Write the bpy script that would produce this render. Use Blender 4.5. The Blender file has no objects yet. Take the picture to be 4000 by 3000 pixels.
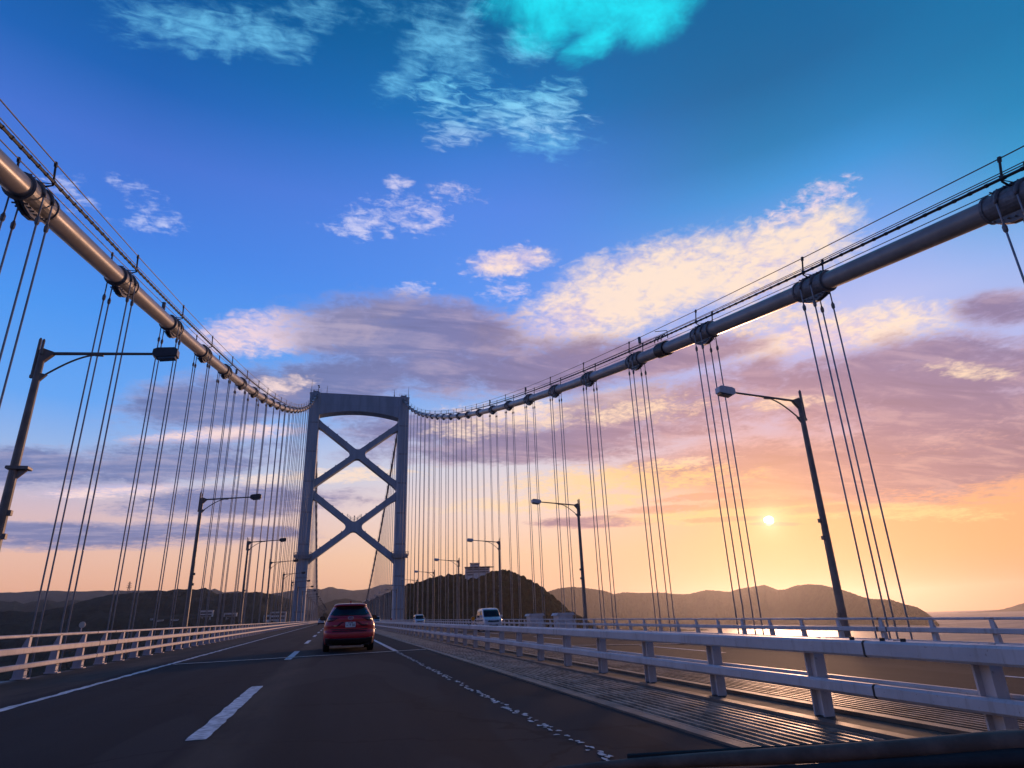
import bpy, bmesh, math, random
from mathutils import Vector, Matrix, noise as mnoise

scene = bpy.context.scene
C = bpy.context.collection
rad = math.radians
random.seed(7)

# ------------------------------------------------------------------ camera
CAMX, CAMH = -5.348, 1.152                 # beside the bridge axis, above the road
YAW, PITCH, ROLL, FPX = 0.269812, 0.359896, -0.036279, 2488.88
GRADE = 0.0141                             # the deck climbs gently away from the camera
cy, sy, cp, sp, cr, sr = math.cos(YAW), math.sin(YAW), math.cos(PITCH), math.sin(PITCH), math.cos(ROLL), math.sin(ROLL)
r0 = Vector((cy, -sy, 0)); f0 = Vector((sy, cy, 0)); u0 = Vector((0, 0, 1))
fwd = f0 * cp + u0 * sp; up1 = u0 * cp - f0 * sp
right = r0 * cr + up1 * sr; up = up1 * cr - r0 * sr
cam_d = bpy.data.cameras.new('camera'); cam = bpy.data.objects.new('camera', cam_d); C.objects.link(cam)
cam_d.sensor_width = 36.0; cam_d.lens = FPX / 4000 * 36.0
cam_d.clip_start = 0.05; cam_d.clip_end = 60000
M = Matrix((right, up, -fwd)).transposed().to_4x4(); M.translation = Vector((CAMX, 0, CAMH))
cam.matrix_world = M
scene.camera = cam
scene.view_settings.view_transform = 'Standard'; scene.view_settings.look = 'None'
scene.view_settings.exposure = 0.0; scene.view_settings.gamma = 1.0; scene.view_settings.use_curve_mapping = False
scene.cycles.max_bounces = 6; scene.cycles.diffuse_bounces = 3; scene.cycles.glossy_bounces = 3
scene.cycles.volume_bounces = 0; scene.cycles.use_denoising = True

# ------------------------------------------------------------------ sun and sky
SUN_AZ, SUN_EL = 36.7, 7.2
sund = Vector((math.sin(rad(SUN_AZ)) * math.cos(rad(SUN_EL)), math.cos(rad(SUN_AZ)) * math.cos(rad(SUN_EL)), math.sin(rad(SUN_EL))))
sl = bpy.data.lights.new('sun', 'SUN'); sun = bpy.data.objects.new('sun', sl); C.objects.link(sun)
sl.energy = 1.9; sl.angle = rad(7.0); sl.color = (1.0, 0.54, 0.32)
sun.rotation_euler = (-sund).to_track_quat('-Z', 'Y').to_euler()

def lin(c):
    return tuple(((v / 255) / 12.92 if v / 255 <= 0.04045 else ((v / 255 + 0.055) / 1.055) ** 2.4) for v in c[:3]) + (1.0,)

class G:
    """small helper that writes node expressions"""
    def __init__(s, nt): s.nt = nt
    def node(s, t, **k):
        n = s.nt.nodes.new(t)
        for a, b in k.items(): setattr(n, a, b)
        return n
    def put(s, sock, v):
        if isinstance(v, bpy.types.NodeSocket): s.nt.links.new(v, sock)
        else: sock.default_value = v
    def m(s, op, a, b=None, c=None, clamp=False):
        n = s.node('ShaderNodeMath', operation=op, use_clamp=clamp)
        for i, v in enumerate((a, b, c)):
            if v is not None: s.put(n.inputs[i], v)
        return n.outputs[0]
    def vm(s, op, a, b=None, scale=None):
        n = s.node('ShaderNodeVectorMath', operation=op)
        s.put(n.inputs[0], a)
        if b is not None: s.put(n.inputs[1], b)
        if scale is not None: s.put(n.inputs[3], scale)
        return n.outputs['Value'] if op in ('DOT_PRODUCT', 'LENGTH') else n.outputs[0]
    def mix(s, f, a, b, mode='MIX'):
        n = s.node('ShaderNodeMix', data_type='RGBA', blend_type=mode)
        s.put(n.inputs[0], f); s.put(n.inputs[6], a); s.put(n.inputs[7], b)
        return n.outputs[2]
    def ramp(s, f, stops, interp='LINEAR'):
        n = s.node('ShaderNodeValToRGB'); cr_ = n.color_ramp; cr_.interpolation = interp
        while len(cr_.elements) > 1: cr_.elements.remove(cr_.elements[-1])
        cr_.elements[0].position = stops[0][0]; cr_.elements[0].color = stops[0][1]
        for p, c in stops[1:]:
            e = cr_.elements.new(p); e.color = c
        s.put(n.inputs[0], f); return n.outputs[0]
    def rng(s, v, a, b, c=0.0, d=1.0, kind='SMOOTHSTEP'):
        n = s.node('ShaderNodeMapRange', interpolation_type=kind, clamp=True)
        for i, q in enumerate((v, a, b, c, d)): s.put(n.inputs[i], q)
        return n.outputs[0]
    def noise(s, vec, scale, detail=5, rough=0.55, dist=0.0, out='Fac'):
        n = s.node('ShaderNodeTexNoise')
        s.put(n.inputs['Vector'], vec); n.inputs['Scale'].default_value = scale; n.inputs['Detail'].default_value = detail
        n.inputs['Roughness'].default_value = rough; n.inputs['Distortion'].default_value = dist
        return n.outputs[out]

def build_world():
    w = bpy.data.worlds.new('World'); scene.world = w; w.use_nodes = True
    nt = w.node_tree; nt.nodes.clear(); g = G(nt)
    d = g.vm('NORMALIZE', g.node('ShaderNodeTexCoord').outputs['Generated'])
    sep = g.node('ShaderNodeSeparateXYZ'); g.put(sep.inputs[0], d); X, Y, Z = sep.outputs
    el = g.m('MULTIPLY', g.m('ARCSINE', Z), 180 / math.pi)
    az = g.m('MULTIPLY', g.m('ARCTAN2', X, Y), 180 / math.pi)
    e = g.m('DIVIDE', el, 60.0, clamp=True)
    def R(st): return g.ramp(e, [(a / 60.0, lin(c)) for a, c in st])
    left = R([(0, (240, 172, 140)), (3.2, (244, 182, 148)), (5.7, (238, 190, 168)), (9, (212, 187, 196)), (12.5, (158, 184, 226)), (17, (100, 164, 240)), (23.6, (74, 148, 236)),
              (30, (66, 126, 222)), (36, (68, 113, 206)), (41, (30, 97, 178)), (48, (6, 84, 148)), (60, (4, 74, 134))])
    mid = R([(0, (246, 180, 135)), (2.6, (248, 190, 150)), (5.7, (250, 205, 168)), (9.6, (240, 216, 206)), (13.7, (208, 210, 226)), (17, (156, 184, 230)), (20, (116, 168, 236)), (28, (78, 146, 238)),
             (36, (76, 132, 226)), (40, (56, 122, 210)), (43.5, (22, 112, 184)), (50, (0, 94, 152)), (60, (0, 82, 138))])
    rgt = R([(0, (246, 156, 102)), (1.3, (250, 160, 100)), (4, (252, 170, 102)), (7.3, (250, 178, 118)), (10.8, (220, 172, 156)), (14, (180, 172, 208)), (18, (162, 182, 238)), (23, (172, 190, 242)),
             (27, (132, 172, 242)), (30, (95, 160, 236)), (34, (40, 146, 215)), (37, (6, 124, 184)), (42, (0, 102, 158)), (60, (0, 88, 142))])
    frt = R([(0, (248, 160, 108)), (4, (250, 176, 112)), (8, (240, 172, 130)), (11, (205, 165, 160)), (15, (180, 182, 226)), (20, (170, 186, 238)), (24, (120, 172, 236)),
             (28, (36, 156, 212)), (33, (4, 130, 184)), (38, (0, 114, 168)), (60, (0, 88, 142))])
    base = g.mix(g.rng(az, -20, 11, kind='LINEAR'), left, mid)
    base = g.mix(g.rng(az, 14, 44), base, rgt)
    base = g.mix(g.rng(az, 48, 62), base, frt)
    # flat cloud layer coordinates
    cz = g.m('ADD', g.m('MAXIMUM', Z, 0.0), 0.11)
    cmb = g.node('ShaderNodeCombineXYZ'); g.put(cmb.inputs[0], g.m('DIVIDE', X, cz)); g.put(cmb.inputs[1], g.m('DIVIDE', Y, cz))
    P = cmb.outputs[0]
    nbig = g.noise(P, 1.7, 7, 0.58, 0.4)
    nmid = g.noise(P, 7.5, 8, 0.64, 0.5)
    nfin = g.noise(P, 34.0, 5, 0.62, 0.4)
    rot = g.node('ShaderNodeMapping'); g.put(rot.inputs[0], P); rot.inputs['Rotation'].default_value = (0, 0, rad(35)); rot.inputs['Scale'].default_value = (26, 70, 1)
    nrip = g.noise(rot.outputs[0], 1.0, 4, 0.55, 0.8)
    def blobs(L, smooth=0.25):
        acc = None
        for a, l, s1, s2, t in L:
            a, l, t = rad(a), rad(l), rad(t)
            d0 = Vector((math.sin(a) * math.cos(l), math.cos(a) * math.cos(l), math.sin(l)))
            ex = Vector((math.cos(a), -math.sin(a), 0)); ez = d0.cross(ex) * -1
            if ez.z < 0: ez = -ez
            A = (ex * math.cos(t) + ez * math.sin(t)) / rad(s1); B = (ez * math.cos(t) - ex * math.sin(t)) / rad(s2)
            qa = g.vm('DOT_PRODUCT', d, tuple(A)); qb = g.vm('DOT_PRODUCT', d, tuple(B))
            q = g.m('SUBTRACT', 1.0, g.m('MULTIPLY_ADD', qa, qa, g.m('MULTIPLY', qb, qb)))
            q = g.m('MAXIMUM', q, -2.2)
            acc = q if acc is None else g.m('SMOOTH_MAX', acc, q, smooth)
        return acc
    B = {
        'purple': [(6.3, 25.2, 13.5, 3.9, -1), (13.0, 22.3, 15.4, 3.3, 2), (-2.1, 20.3, 13.2, 2.4, 12), (-10.4, 18.4, 9.5, 2.8, 17), (-14.8, 12.8, 11.3, 2.0, 11), (-22.7, 11.7, 7.5, 1.8, 6), (-19.3, 7.1, 15.3, 1.1, 2), (-10.8, 7.6, 9.1, 0.9, 1), (-6.6, 10.3, 11.3, 1.5, 4), (30.0, 16.7, 14.9, 3.0, 0), (43.4, 16.7, 12.1, 4.1, -9), (51.2, 14.7, 10.2, 5.1, -15), (28.6, 22.1, 11.2, 1.8, 1), (48.7, 10.6, 12.7, 3.3, -7), (43.6, 9.2, 12.0, 2.2, -4), (21.7, 8.1, 6.3, 0.6, -2), (56.2, 20.3, 3.7, 1.6, -14), (17.1, 15.1, 16.5, 2.1, 0), (35.3, 12.1, 11.1, 2.7, -2), (8.6, 16.6, 12.3, 1.9, 0)],
        'cream': [(30.3, 28.8, 11.8, 3.6, 5), (40.2, 28.5, 7.5, 3.4, 5), (22.3, 26.0, 10.2, 3.1, 9), (15.6, 31.5, 4.5, 1.4, 3), (-7.7, 24.1, 5.6, 2.1, 12), (-1.6, 25.1, 6.3, 1.8, 11), (25.9, 17.9, 6.7, 1.8, 3), (15.9, 17.5, 9.0, 1.7, 0), (44.9, 29.6, 3.5, 1.8, 7), (26.1, 27.3, 9.9, 3.2, 7), (44.5, 21.4, 9.8, 1.9, -3), (0.0, 26.1, 4.8, 1.2, 13), (-6.0, 19.2, 3.0, 1.0, 14), (-10.4, 15.4, 6.8, 0.8, 9), (-17.3, 10.5, 5.3, 0.6, 8)],
        'white': [(3.1, 35.0, 5.1, 1.8, 9), (-0.1, 34.0, 2.1, 1.2, 7), (6.0, 35.2, 3.2, 1.5, 0), (4.0, 37.9, 1.3, 0.7, 5), (10.2, 37.4, 2.6, 1.1, -5), (-19.4, 32.6, 2.1, 1.6, -23), (-18.0, 31.2, 2.5, 1.0, 11), (-21.3, 33.3, 1.2, 0.5, 9), (5.9, 29.0, 2.4, 0.9, 7), (15.1, 31.3, 4.9, 1.8, 2), (-24.0, 31.6, 1.9, 1.3, -16), (15.0, 28.9, 2.9, 0.9, 3), (43.8, 31.6, 4.1, 1.5, 9)],
        'ripple': [(15.7, 43.8, 6.1, 1.9, -9), (21.1, 44.4, 2.6, 1.6, 3), (10.4, 42.1, 2.7, 1.2, 1), (8.3, 45.2, 2.3, 1.2, 3)],
        'wisp': [(15.7, 43.8, 6.5, 2.1, -13), (11.0, 48.1, 2.5, 4.2, 37), (8.8, 49.8, 3.9, 2.2, 30), (-16.8, 45.8, 5.3, 1.8, 15), (-11.5, 46.5, 3.9, 1.6, 13), (18.3, 48.5, 2.2, 1.6, -4), (20.3, 41.8, 4.6, 1.8, -14), (-2.1, 49.8, 5.9, 1.5, 12), (4.1, 45.9, 2.6, 1.3, 33)],
        'cyan': [(27.5, 50.4, 6.5, 2.1, -8), (32.5, 48.7, 3.0, 1.9, 4), (21.9, 51.1, 5.0, 1.7, -7), (27.6, 48.3, 3.0, 1.3, 17), (21.2, 49.6, 2.8, 1.6, 12)],
        'hole': [(27.2, 17.6, 5.9, 1.4, 0), (15.9, 17.5, 7.0, 1.5, 0), (10.7, 16.6, 3.7, 1.2, -1), (-10.4, 15.6, 5.0, 0.6, 10), (-6.0, 19.8, 3.4, 1.0, 14), (1.3, 18.5, 2.4, 0.6, 6), (30.7, 12.6, 4.5, 0.6, 1), (39.8, 16.5, 4.1, 0.6, -5), (52.8, 16.4, 2.9, 0.7, -21), (39.2, 23.7, 6.7, 1.3, -2), (-17.0, 10.3, 4.7, 0.5, 6)],
        'bars': [(33.1, 7.6, 4.3, 0.3, -2), (41.3, 7.7, 4.5, 0.4, -3), (35.8, 8.7, 7.2, 0.5, -3), (31.0, 9.6, 4.5, 0.4, -1), (37.0, 6.9, 2.4, 0.2, -5), (29.0, 8.8, 6.0, 0.4, -1)],
        'gold': [(36.1, 8.0, 10.8, 1.0, -3), (19.0, 10.0, 12.9, 1.0, 0), (30.1, 7.9, 7.3, 0.7, -4), (46.3, 7.0, 6.9, 0.8, -9), (-1.5, 12.4, 10.2, 0.8, 5), (24.5, 11.5, 12.5, 1.6, -1)],
    }
    c15 = lambda n, a: g.m('MULTIPLY', g.m('SUBTRACT', n, 0.5), a)
    azf = g.rng(az, -15, 35); lowf = g.rng(el, 20, 7)
    col = base
    # thin high cloud, blue in the upper sky
    dens = g.m('ADD', g.m('ADD', g.m('MULTIPLY', blobs(B['wisp']), 0.7), c15(nmid, 4.2)), c15(nrip, 2.2))
    col = g.mix(g.m('MULTIPLY', g.rng(dens, -0.2, 1.9), 0.75), col, lin((118, 208, 248)))
    dens = g.m('ADD', g.m('ADD', g.m('MULTIPLY', blobs(B['cyan'], 0.5), 0.75), c15(nmid, 3.4)), g.m('ADD', c15(nfin, 0.7), c15(nbig, 1.0)))
    col = g.mix(g.m('MULTIPLY', g.rng(dens, -0.6, 1.5), 0.92), col, lin((30, 238, 255)))
    dens = g.m('ADD', g.m('ADD', g.m('MULTIPLY', blobs(B['ripple']), 0.8), c15(nrip, 4.6)), c15(nmid, 2.0))
    col = g.mix(g.m('MULTIPLY', g.rng(dens, -0.3, 2.0), 0.75), col, g.mix(g.rng(el, 46, 40), lin((120, 214, 250)), lin((190, 216, 250))))
    # small white flocks
    dens = g.m('ADD', g.m('ADD', g.m('MULTIPLY', blobs(B['white']), 0.75), c15(nmid, 3.0)), g.m('ADD', c15(nfin, 3.0), c15(nrip, 1.6)))
    wc = g.mix(azf, lin((200, 208, 246)), lin((240, 218, 232)))
    col = g.mix(g.m('MULTIPLY', g.rng(dens, 0.0, 1.6), 0.85), col, wc)
    # sunlit cream clouds
    dens = g.m('ADD', g.m('ADD', g.m('MULTIPLY', blobs(B['cream']), 0.9), g.m('ADD', c15(nmid, 1.7), c15(nbig, 1.3))), c15(nfin, 1.3))
    cc = g.mix(azf, lin((248, 216, 218)), lin((255, 232, 208)))
    cc = g.mix(g.rng(g.m('ADD', nbig, g.m('ADD', c15(nmid, 0.5), c15(nfin, 0.25))), 0.34, 0.56), g.mix(azf, lin((196, 190, 228)), lin((214, 196, 222))), cc)
    col = g.mix(g.m('MULTIPLY', g.rng(dens, -0.2, 1.0), 0.93), col, cc)
    # grey violet cloud banks, lighter and pinker where thin
    bp_ = blobs(B['purple'])
    dens = g.m('ADD', g.m('ADD', bp_, c15(nbig, 2.2)), g.m('ADD', c15(nmid, 1.3), c15(nfin, 0.5)))
    thick = g.mix(azf, lin((112, 124, 174)), lin((126, 114, 154)))
    thick = g.mix(g.m('MULTIPLY', lowf, azf), thick, lin((154, 122, 142)))
    thin = g.mix(azf, lin((172, 168, 204)), lin((182, 150, 178)))
    thin = g.mix(g.m('MULTIPLY', lowf, azf), thin, lin((232, 168, 146)))
    mps = g.node('ShaderNodeMapping'); g.put(mps.inputs[0], P); mps.inputs['Rotation'].default_value = (0, 0, rad(-14)); mps.inputs['Scale'].default_value = (2.2, 7.5, 1)
    nstr = g.noise(mps.outputs[0], 1.0, 7, 0.62, 0.6)
    pc = g.mix(g.rng(g.m('ADD', dens, c15(nfin, 0.7)), -0.3, 0.8), thin, thick)
    pc = g.mix(g.m('MULTIPLY', g.rng(g.m('ADD', nstr, c15(nmid, 0.4)), 0.46, 0.68), 0.36), pc, g.mix(0.35, thin, lin((255, 226, 220))))
    pc = g.mix(g.m('MULTIPLY', g.rng(nstr, 0.5, 0.3), 0.55), pc, g.vm('SCALE', pc, scale=0.72))
    col = g.mix(g.m('MULTIPLY', g.rng(dens, -0.12, 0.8), 0.92), col, pc)
    # bright breaks in the banks and low bars under them
    dens = g.m('ADD', g.m('ADD', g.m('MULTIPLY', blobs(B['hole']), 0.8), c15(nmid, 3.2)), c15(nfin, 2.0))
    col = g.mix(g.m('MULTIPLY', g.rng(dens, -0.1, 1.3), 0.85), col, g.mix(azf, lin((250, 222, 218)), lin((255, 228, 196))))
    dens = g.m('ADD', g.m('ADD', blobs(B['gold']), c15(nmid, 3.0)), c15(nfin, 1.8))
    col = g.mix(g.m('MULTIPLY', g.rng(dens, 0.0, 1.2), 0.85), col, g.mix(azf, lin((250, 228, 218)), lin((255, 214, 140))))
    # glow round the sun and the disc itself
    ang = g.m('MULTIPLY', g.m('ARCCOSINE', g.m('MINIMUM', g.vm('DOT_PRODUCT', d, tuple(sund)), 1.0)), 180 / math.pi)
    wide = g.m('POWER', 2.718, g.m('MULTIPLY', ang, -0.11))
    col = g.mix(g.m('MULTIPLY', wide, 0.6), col, lin((255, 158, 88)))
    glow = g.m('POWER', 2.718, g.m('MULTIPLY', ang, -0.36))
    col = g.mix(g.m('MULTIPLY', glow, 0.75), col, (1.0, 0.56, 0.16, 1))
    dens = g.m('ADD', g.m('ADD', blobs(B['bars']), c15(nmid, 2.4)), c15(nfin, 1.2))
    col = g.mix(g.m('MULTIPLY', g.rng(dens, 0.0, 0.9), 0.55), col, lin((206, 132, 104)))
    glow2 = g.m('POWER', 2.718, g.m('MULTIPLY', ang, -1.3))
    col = g.mix(glow2, col, (1.0, 0.9, 0.5, 1))
    disc = g.m('MULTIPLY', g.rng(g.m('ADD', ang, c15(nmid, 0.25)), 0.42, 0.2), g.m('SUBTRACT', 1.0, g.m('MULTIPLY', g.rng(dens, 0.2, 0.9), 0.97)))
    col = g.mix(disc, col, (26.0, 24.0, 20.0, 1))
    # dusk side of the sky behind the road is much darker
    col = g.mix(g.rng(g.m('ABSOLUTE', az), 65, 140), col, g.vm('MULTIPLY', col, (0.28, 0.37, 0.52)))
    # a little of the physical sky underneath
    sky = g.node('ShaderNodeTexSky', sky_type='NISHITA'); sky.sun_disc = False
    sky.sun_elevation = rad(SUN_EL); sky.sun_rotation = rad(SUN_AZ)
    tot = g.mix(1.0, g.vm('SCALE', col, scale=SKY_GAIN * 10.0), g.vm('SCALE', sky.outputs[0], scale=0.008), 'ADD')
    bg = g.node('ShaderNodeBackground'); g.put(bg.inputs[0], tot); bg.inputs[1].default_value = 0.1
    out = g.node('ShaderNodeOutputWorld'); g.nt.links.new(bg.outputs[0], out.inputs[0])
SKY_GAIN = 1.06
build_world()

# ------------------------------------------------------------------ helpers
def tag(o, label=None, cat=None, group=None, kind=None):
    if label: o['label'] = label
    if cat: o['category'] = cat
    if group: o['group'] = group
    if kind: o['kind'] = kind
    return o

def empty(name, loc=(0, 0, 0), rotz=0.0):
    o = bpy.data.objects.new(name, None); C.objects.link(o)
    o.location = loc; o.rotation_euler = (0, 0, rotz); o.empty_display_size = 0.3
    return o

def copy_tree(o, parent=None):
    c = o.copy(); C.objects.link(c)
    if parent is not None: c.parent = parent
    for ch in list(o.children): copy_tree(ch, c)
    return c

class MB:
    def __init__(s): s.v = []; s.f = []
    def add(s, vs, fs):
        n = len(s.v); s.v += [tuple(q) for q in vs]; s.f += [tuple(i + n for i in q) for q in fs]
    def box(s, c, size, rot=None, taper=1.0):
        x, y, z = (q / 2 for q in size); vs = []
        for dz in (-z, z):
            k = taper if dz > 0 else 1.0
            for dx, dy in ((-x, -y), (x, -y), (x, y), (-x, y)): vs.append(Vector((dx * k, dy * k, dz)))
        if rot is not None: vs = [rot @ q for q in vs]
        vs = [q + Vector(c) for q in vs]
        s.add(vs, [(3, 2, 1, 0), (4, 5, 6, 7), (0, 1, 5, 4), (1, 2, 6, 5), (2, 3, 7, 6), (3, 0, 4, 7)])
    def bbox(s, c, size, b=0.02, rot=None):
        """box with chamfered long edges"""
        x, y, z = (q / 2 for q in size); prof = [(-x + b, -z), (x - b, -z), (x, -z + b), (x, z - b), (x - b, z), (-x + b, z), (-x, z - b), (-x, -z + b)]
        vs = [Vector((px, -y, pz)) for px, pz in prof] + [Vector((px, y, pz)) for px, pz in prof]
        if rot is not None: vs = [rot @ q for q in vs]
        n = 8; s.add([q + Vector(c) for q in vs], [tuple(range(n)), tuple(range(2 * n - 1, n - 1, -1))] + [(i, i + n, (i + 1) % n + n, (i + 1) % n) for i in range(n)])
    def tube(s, pts, r, n=8, cap=True):
        pts = [Vector(p) for p in pts]; rs = r if isinstance(r, (list, tuple)) else [r] * len(pts)
        ref = None; rings = []
        for i, p in enumerate(pts):
            t = (pts[min(i + 1, len(pts) - 1)] - pts[max(i - 1, 0)]).normalized()
            if ref is None: ref = Vector((0, 0, 1)) if abs(t.z) < 0.9 else Vector((1, 0, 0))
            a = (ref - t * ref.dot(t)).normalized(); ref = a; b = t.cross(a)
            rings.append([p + (a * math.cos(2 * math.pi * k / n) + b * math.sin(2 * math.pi * k / n)) * rs[i] for k in range(n)])
        base = len(s.v)
        for q in rings: s.v += [tuple(w) for w in q]
        for i in range(len(pts) - 1):
            for k in range(n):
                a = base + i * n + k; b = base + i * n + (k + 1) % n
                s.f.append((a, b, b + n, a + n))
        if cap:
            s.f.append(tuple(base + k for k in reversed(range(n)))); s.f.append(tuple(base + (len(pts) - 1) * n + k for k in range(n)))
    def prism(s, prof, axis, a, b):
        """extrude a closed 2D profile; axis 'y': profile (x,z); axis 'x': profile (y,z); axis 'z': profile (x,y)"""
        n = len(prof)
        def P(q, t): return {'y': (q[0], t, q[1]), 'x': (t, q[0], q[1]), 'z': (q[0], q[1], t)}[axis]
        s.add([P(q, a) for q in prof] + [P(q, b) for q in prof],
              [tuple(range(n)), tuple(range(2 * n - 1, n - 1, -1))] + [(i, i + n, (i + 1) % n + n, (i + 1) % n) for i in range(n)])
    def build(s, name, mat, parent=None, smooth=False, loc=None, fix=True):
        me = bpy.data.meshes.new(name); me.from_pydata(s.v, [], s.f)
        if fix:
            bm = bmesh.new(); bm.from_mesh(me); bmesh.ops.recalc_face_normals(bm, faces=bm.faces); bm.to_mesh(me); bm.free()
        if smooth:
            for p in me.polygons: p.use_smooth = True
        me.materials.append(mat)
        o = bpy.data.objects.new(name, me); C.objects.link(o)
        if parent is not None: o.parent = parent
        if loc is not None: o.location = loc
        return o

def fillet(poly, radii, seg=6):
    out = []; n = len(poly)
    for i in range(n):
        p = Vector(poly[i]); r = radii[i]
        if r <= 0: out.append(tuple(p)); continue
        a = (Vector(poly[i - 1]) - p).normalized(); b = (Vector(poly[(i + 1) % n]) - p).normalized()
        half = a.angle(b) / 2; t = r / math.tan(half)
        pa, pb = p + a * t, p + b * t; c = p + (a + b).normalized() * (r / math.sin(half))
        a0 = math.atan2(pa.y - c.y, pa.x - c.x); a1 = math.atan2(pb.y - c.y, pb.x - c.x)
        d = (a1 - a0 + math.pi) % (2 * math.pi) - math.pi
        for k in range(seg + 1):
            w = a0 + d * k / seg; out.append((c.x + r * math.cos(w), c.y + r * math.sin(w)))
    return out

# ------------------------------------------------------------------ materials
def mat(name, col, rough=0.5, metal=0.0, nscale=None, namp=0.15, col2=None, bump=0.0, bscale=None, spec=0.5, coat=0.0, obj=True, stretch=None, detail=5):
    m_ = bpy.data.materials.new(name); m_.use_nodes = True; nt = m_.node_tree; g = G(nt)
    b = nt.nodes['Principled BSDF']; b.inputs['Roughness'].default_value = rough; b.inputs['Metallic'].default_value = metal
    b.inputs['Specular IOR Level'].default_value = spec; b.inputs['Coat Weight'].default_value = coat; b.inputs['Coat Roughness'].default_value = 0.06
    c = tuple(col) + (1,)
    b.inputs['Base Color'].default_value = c
    if nscale:
        tc = g.node('ShaderNodeTexCoord').outputs['Object' if obj else 'Generated']
        if stretch:
            mp = g.node('ShaderNodeMapping'); g.put(mp.inputs[0], tc); mp.inputs['Scale'].default_value = stretch; tc = mp.outputs[0]
        n = g.noise(tc, nscale, detail, 0.6)
        c2 = tuple(col2) + (1,) if col2 else tuple(q * (1 - namp) for q in col) + (1,)
        g.put(b.inputs['Base Color'], g.mix(g.rng(n, 0.35, 0.65), c2, c))
        g.put(b.inputs['Roughness'], g.rng(n, 0.3, 0.7, min(1, rough + 0.08), max(0.02, rough - 0.08), 'LINEAR'))
        if bump:
            nb = g.noise(tc, bscale or nscale * 4, 4, 0.6)
            bn = g.node('ShaderNodeBump'); bn.inputs['Strength'].default_value = bump; bn.inputs['Distance'].default_value = 0.02
            g.put(bn.inputs['Height'], nb); g.put(b.inputs['Normal'], bn.outputs[0])
    return m_

def asphalt_mat():
    m_ = bpy.data.materials.new('asphalt'); m_.use_nodes = True; nt = m_.node_tree; g = G(nt); b = nt.nodes['Principled BSDF']
    tc = g.node('ShaderNodeTexCoord').outputs['Object']
    sp = g.node('ShaderNodeSeparateXYZ'); g.put(sp.inputs[0], tc)
    mp = g.node('ShaderNodeMapping'); g.put(mp.inputs[0], tc); mp.inputs['Scale'].default_value = (1.6, 0.05, 1)
    streak = g.noise(mp.outputs[0], 1.0, 5, 0.6); big = g.noise(tc, 0.35, 4, 0.6); fine = g.noise(tc, 55.0, 3, 0.7); grit = g.noise(tc, 190.0, 2, 0.7)
    v = g.m('ADD', g.m('MULTIPLY', streak, 0.38), g.m('ADD', g.m('MULTIPLY', big, 0.2), g.m('MULTIPLY', fine, 0.42)))
    col = g.ramp(v, [(0.3, (0.013, 0.0145, 0.019, 1)), (0.52, (0.022, 0.024, 0.029, 1)), (0.72, (0.040, 0.041, 0.045, 1))])
    def band(c, w): return g.rng(g.m('ABSOLUTE', g.m('SUBTRACT', sp.outputs[0], c)), w, w * 0.35)
    tr = g.m('ADD', g.m('ADD', band(-9.3, .38), band(-7.6, .38)), g.m('ADD', band(-5.7, .38), band(-4.0, .38)), clamp=True)
    col = g.mix(g.m('MULTIPLY', tr, g.rng(streak, 0.3, 0.7, 0.15, 0.45)), col, (0.016, 0.016, 0.018, 1))
    mpp = g.node('ShaderNodeMapping'); g.put(mpp.inputs[0], tc); mpp.inputs['Scale'].default_value = (0.5, 0.09, 1)
    pn = g.noise(mpp.outputs[0], 1.0, 2, 0.4)
    col = g.mix(g.m('MULTIPLY', g.rng(pn, 0.56, 0.58), 0.4), col, (0.048, 0.047, 0.05, 1))
    vor = g.node('ShaderNodeTexVoronoi', feature='DISTANCE_TO_EDGE'); wv = g.vm('ADD', tc, g.vm('SCALE', g.noise(tc, 1.5, 4, 0.6, out='Color'), scale=0.9)); g.put(vor.inputs['Vector'], wv); vor.inputs['Scale'].default_value = 0.22
    col = g.mix(g.m('MULTIPLY', g.rng(vor.outputs['Distance'], 0.012, 0.003), 0.55), col, (0.010, 0.010, 0.011, 1))
    # brownish strip of dust just right of the lane line, dust along the hard shoulder
    dust = g.m('MULTIPLY', g.rng(sp.outputs[0], -6.75, -6.5), g.rng(sp.outputs[0], -5.7, -6.3))
    sh = g.rng(sp.outputs[0], -10.35, -10.9)
    ad = g.m('ADD', g.m('MULTIPLY', dust, 0.6), g.m('MULTIPLY', sh, 0.75), clamp=True)
    mp2 = g.node('ShaderNodeMapping'); g.put(mp2.inputs[0], tc); mp2.inputs['Scale'].default_value = (1.2, 0.22, 1)
    ad = g.m('MULTIPLY', ad, g.rng(g.noise(mp2.outputs[0], 1.3, 5, 0.65), 0.25, 0.7, 0.3, 1.0))
    col = g.mix(ad, col, (0.12, 0.095, 0.075, 1))
    col = g.mix(g.m('MULTIPLY', g.rng(grit, 0.62, 0.75), 0.35), col, (0.16, 0.155, 0.15, 1))
    g.put(b.inputs['Base Color'], col); b.inputs['Roughness'].default_value = 0.85; b.inputs['Specular IOR Level'].default_value = 0.1
    bn = g.node('ShaderNodeBump'); bn.inputs['Strength'].default_value = 0.35; bn.inputs['Distance'].default_value = 0.01
    g.put(bn.inputs['Height'], grit); g.put(b.inputs['Normal'], bn.outputs[0])
    return m_

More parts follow.
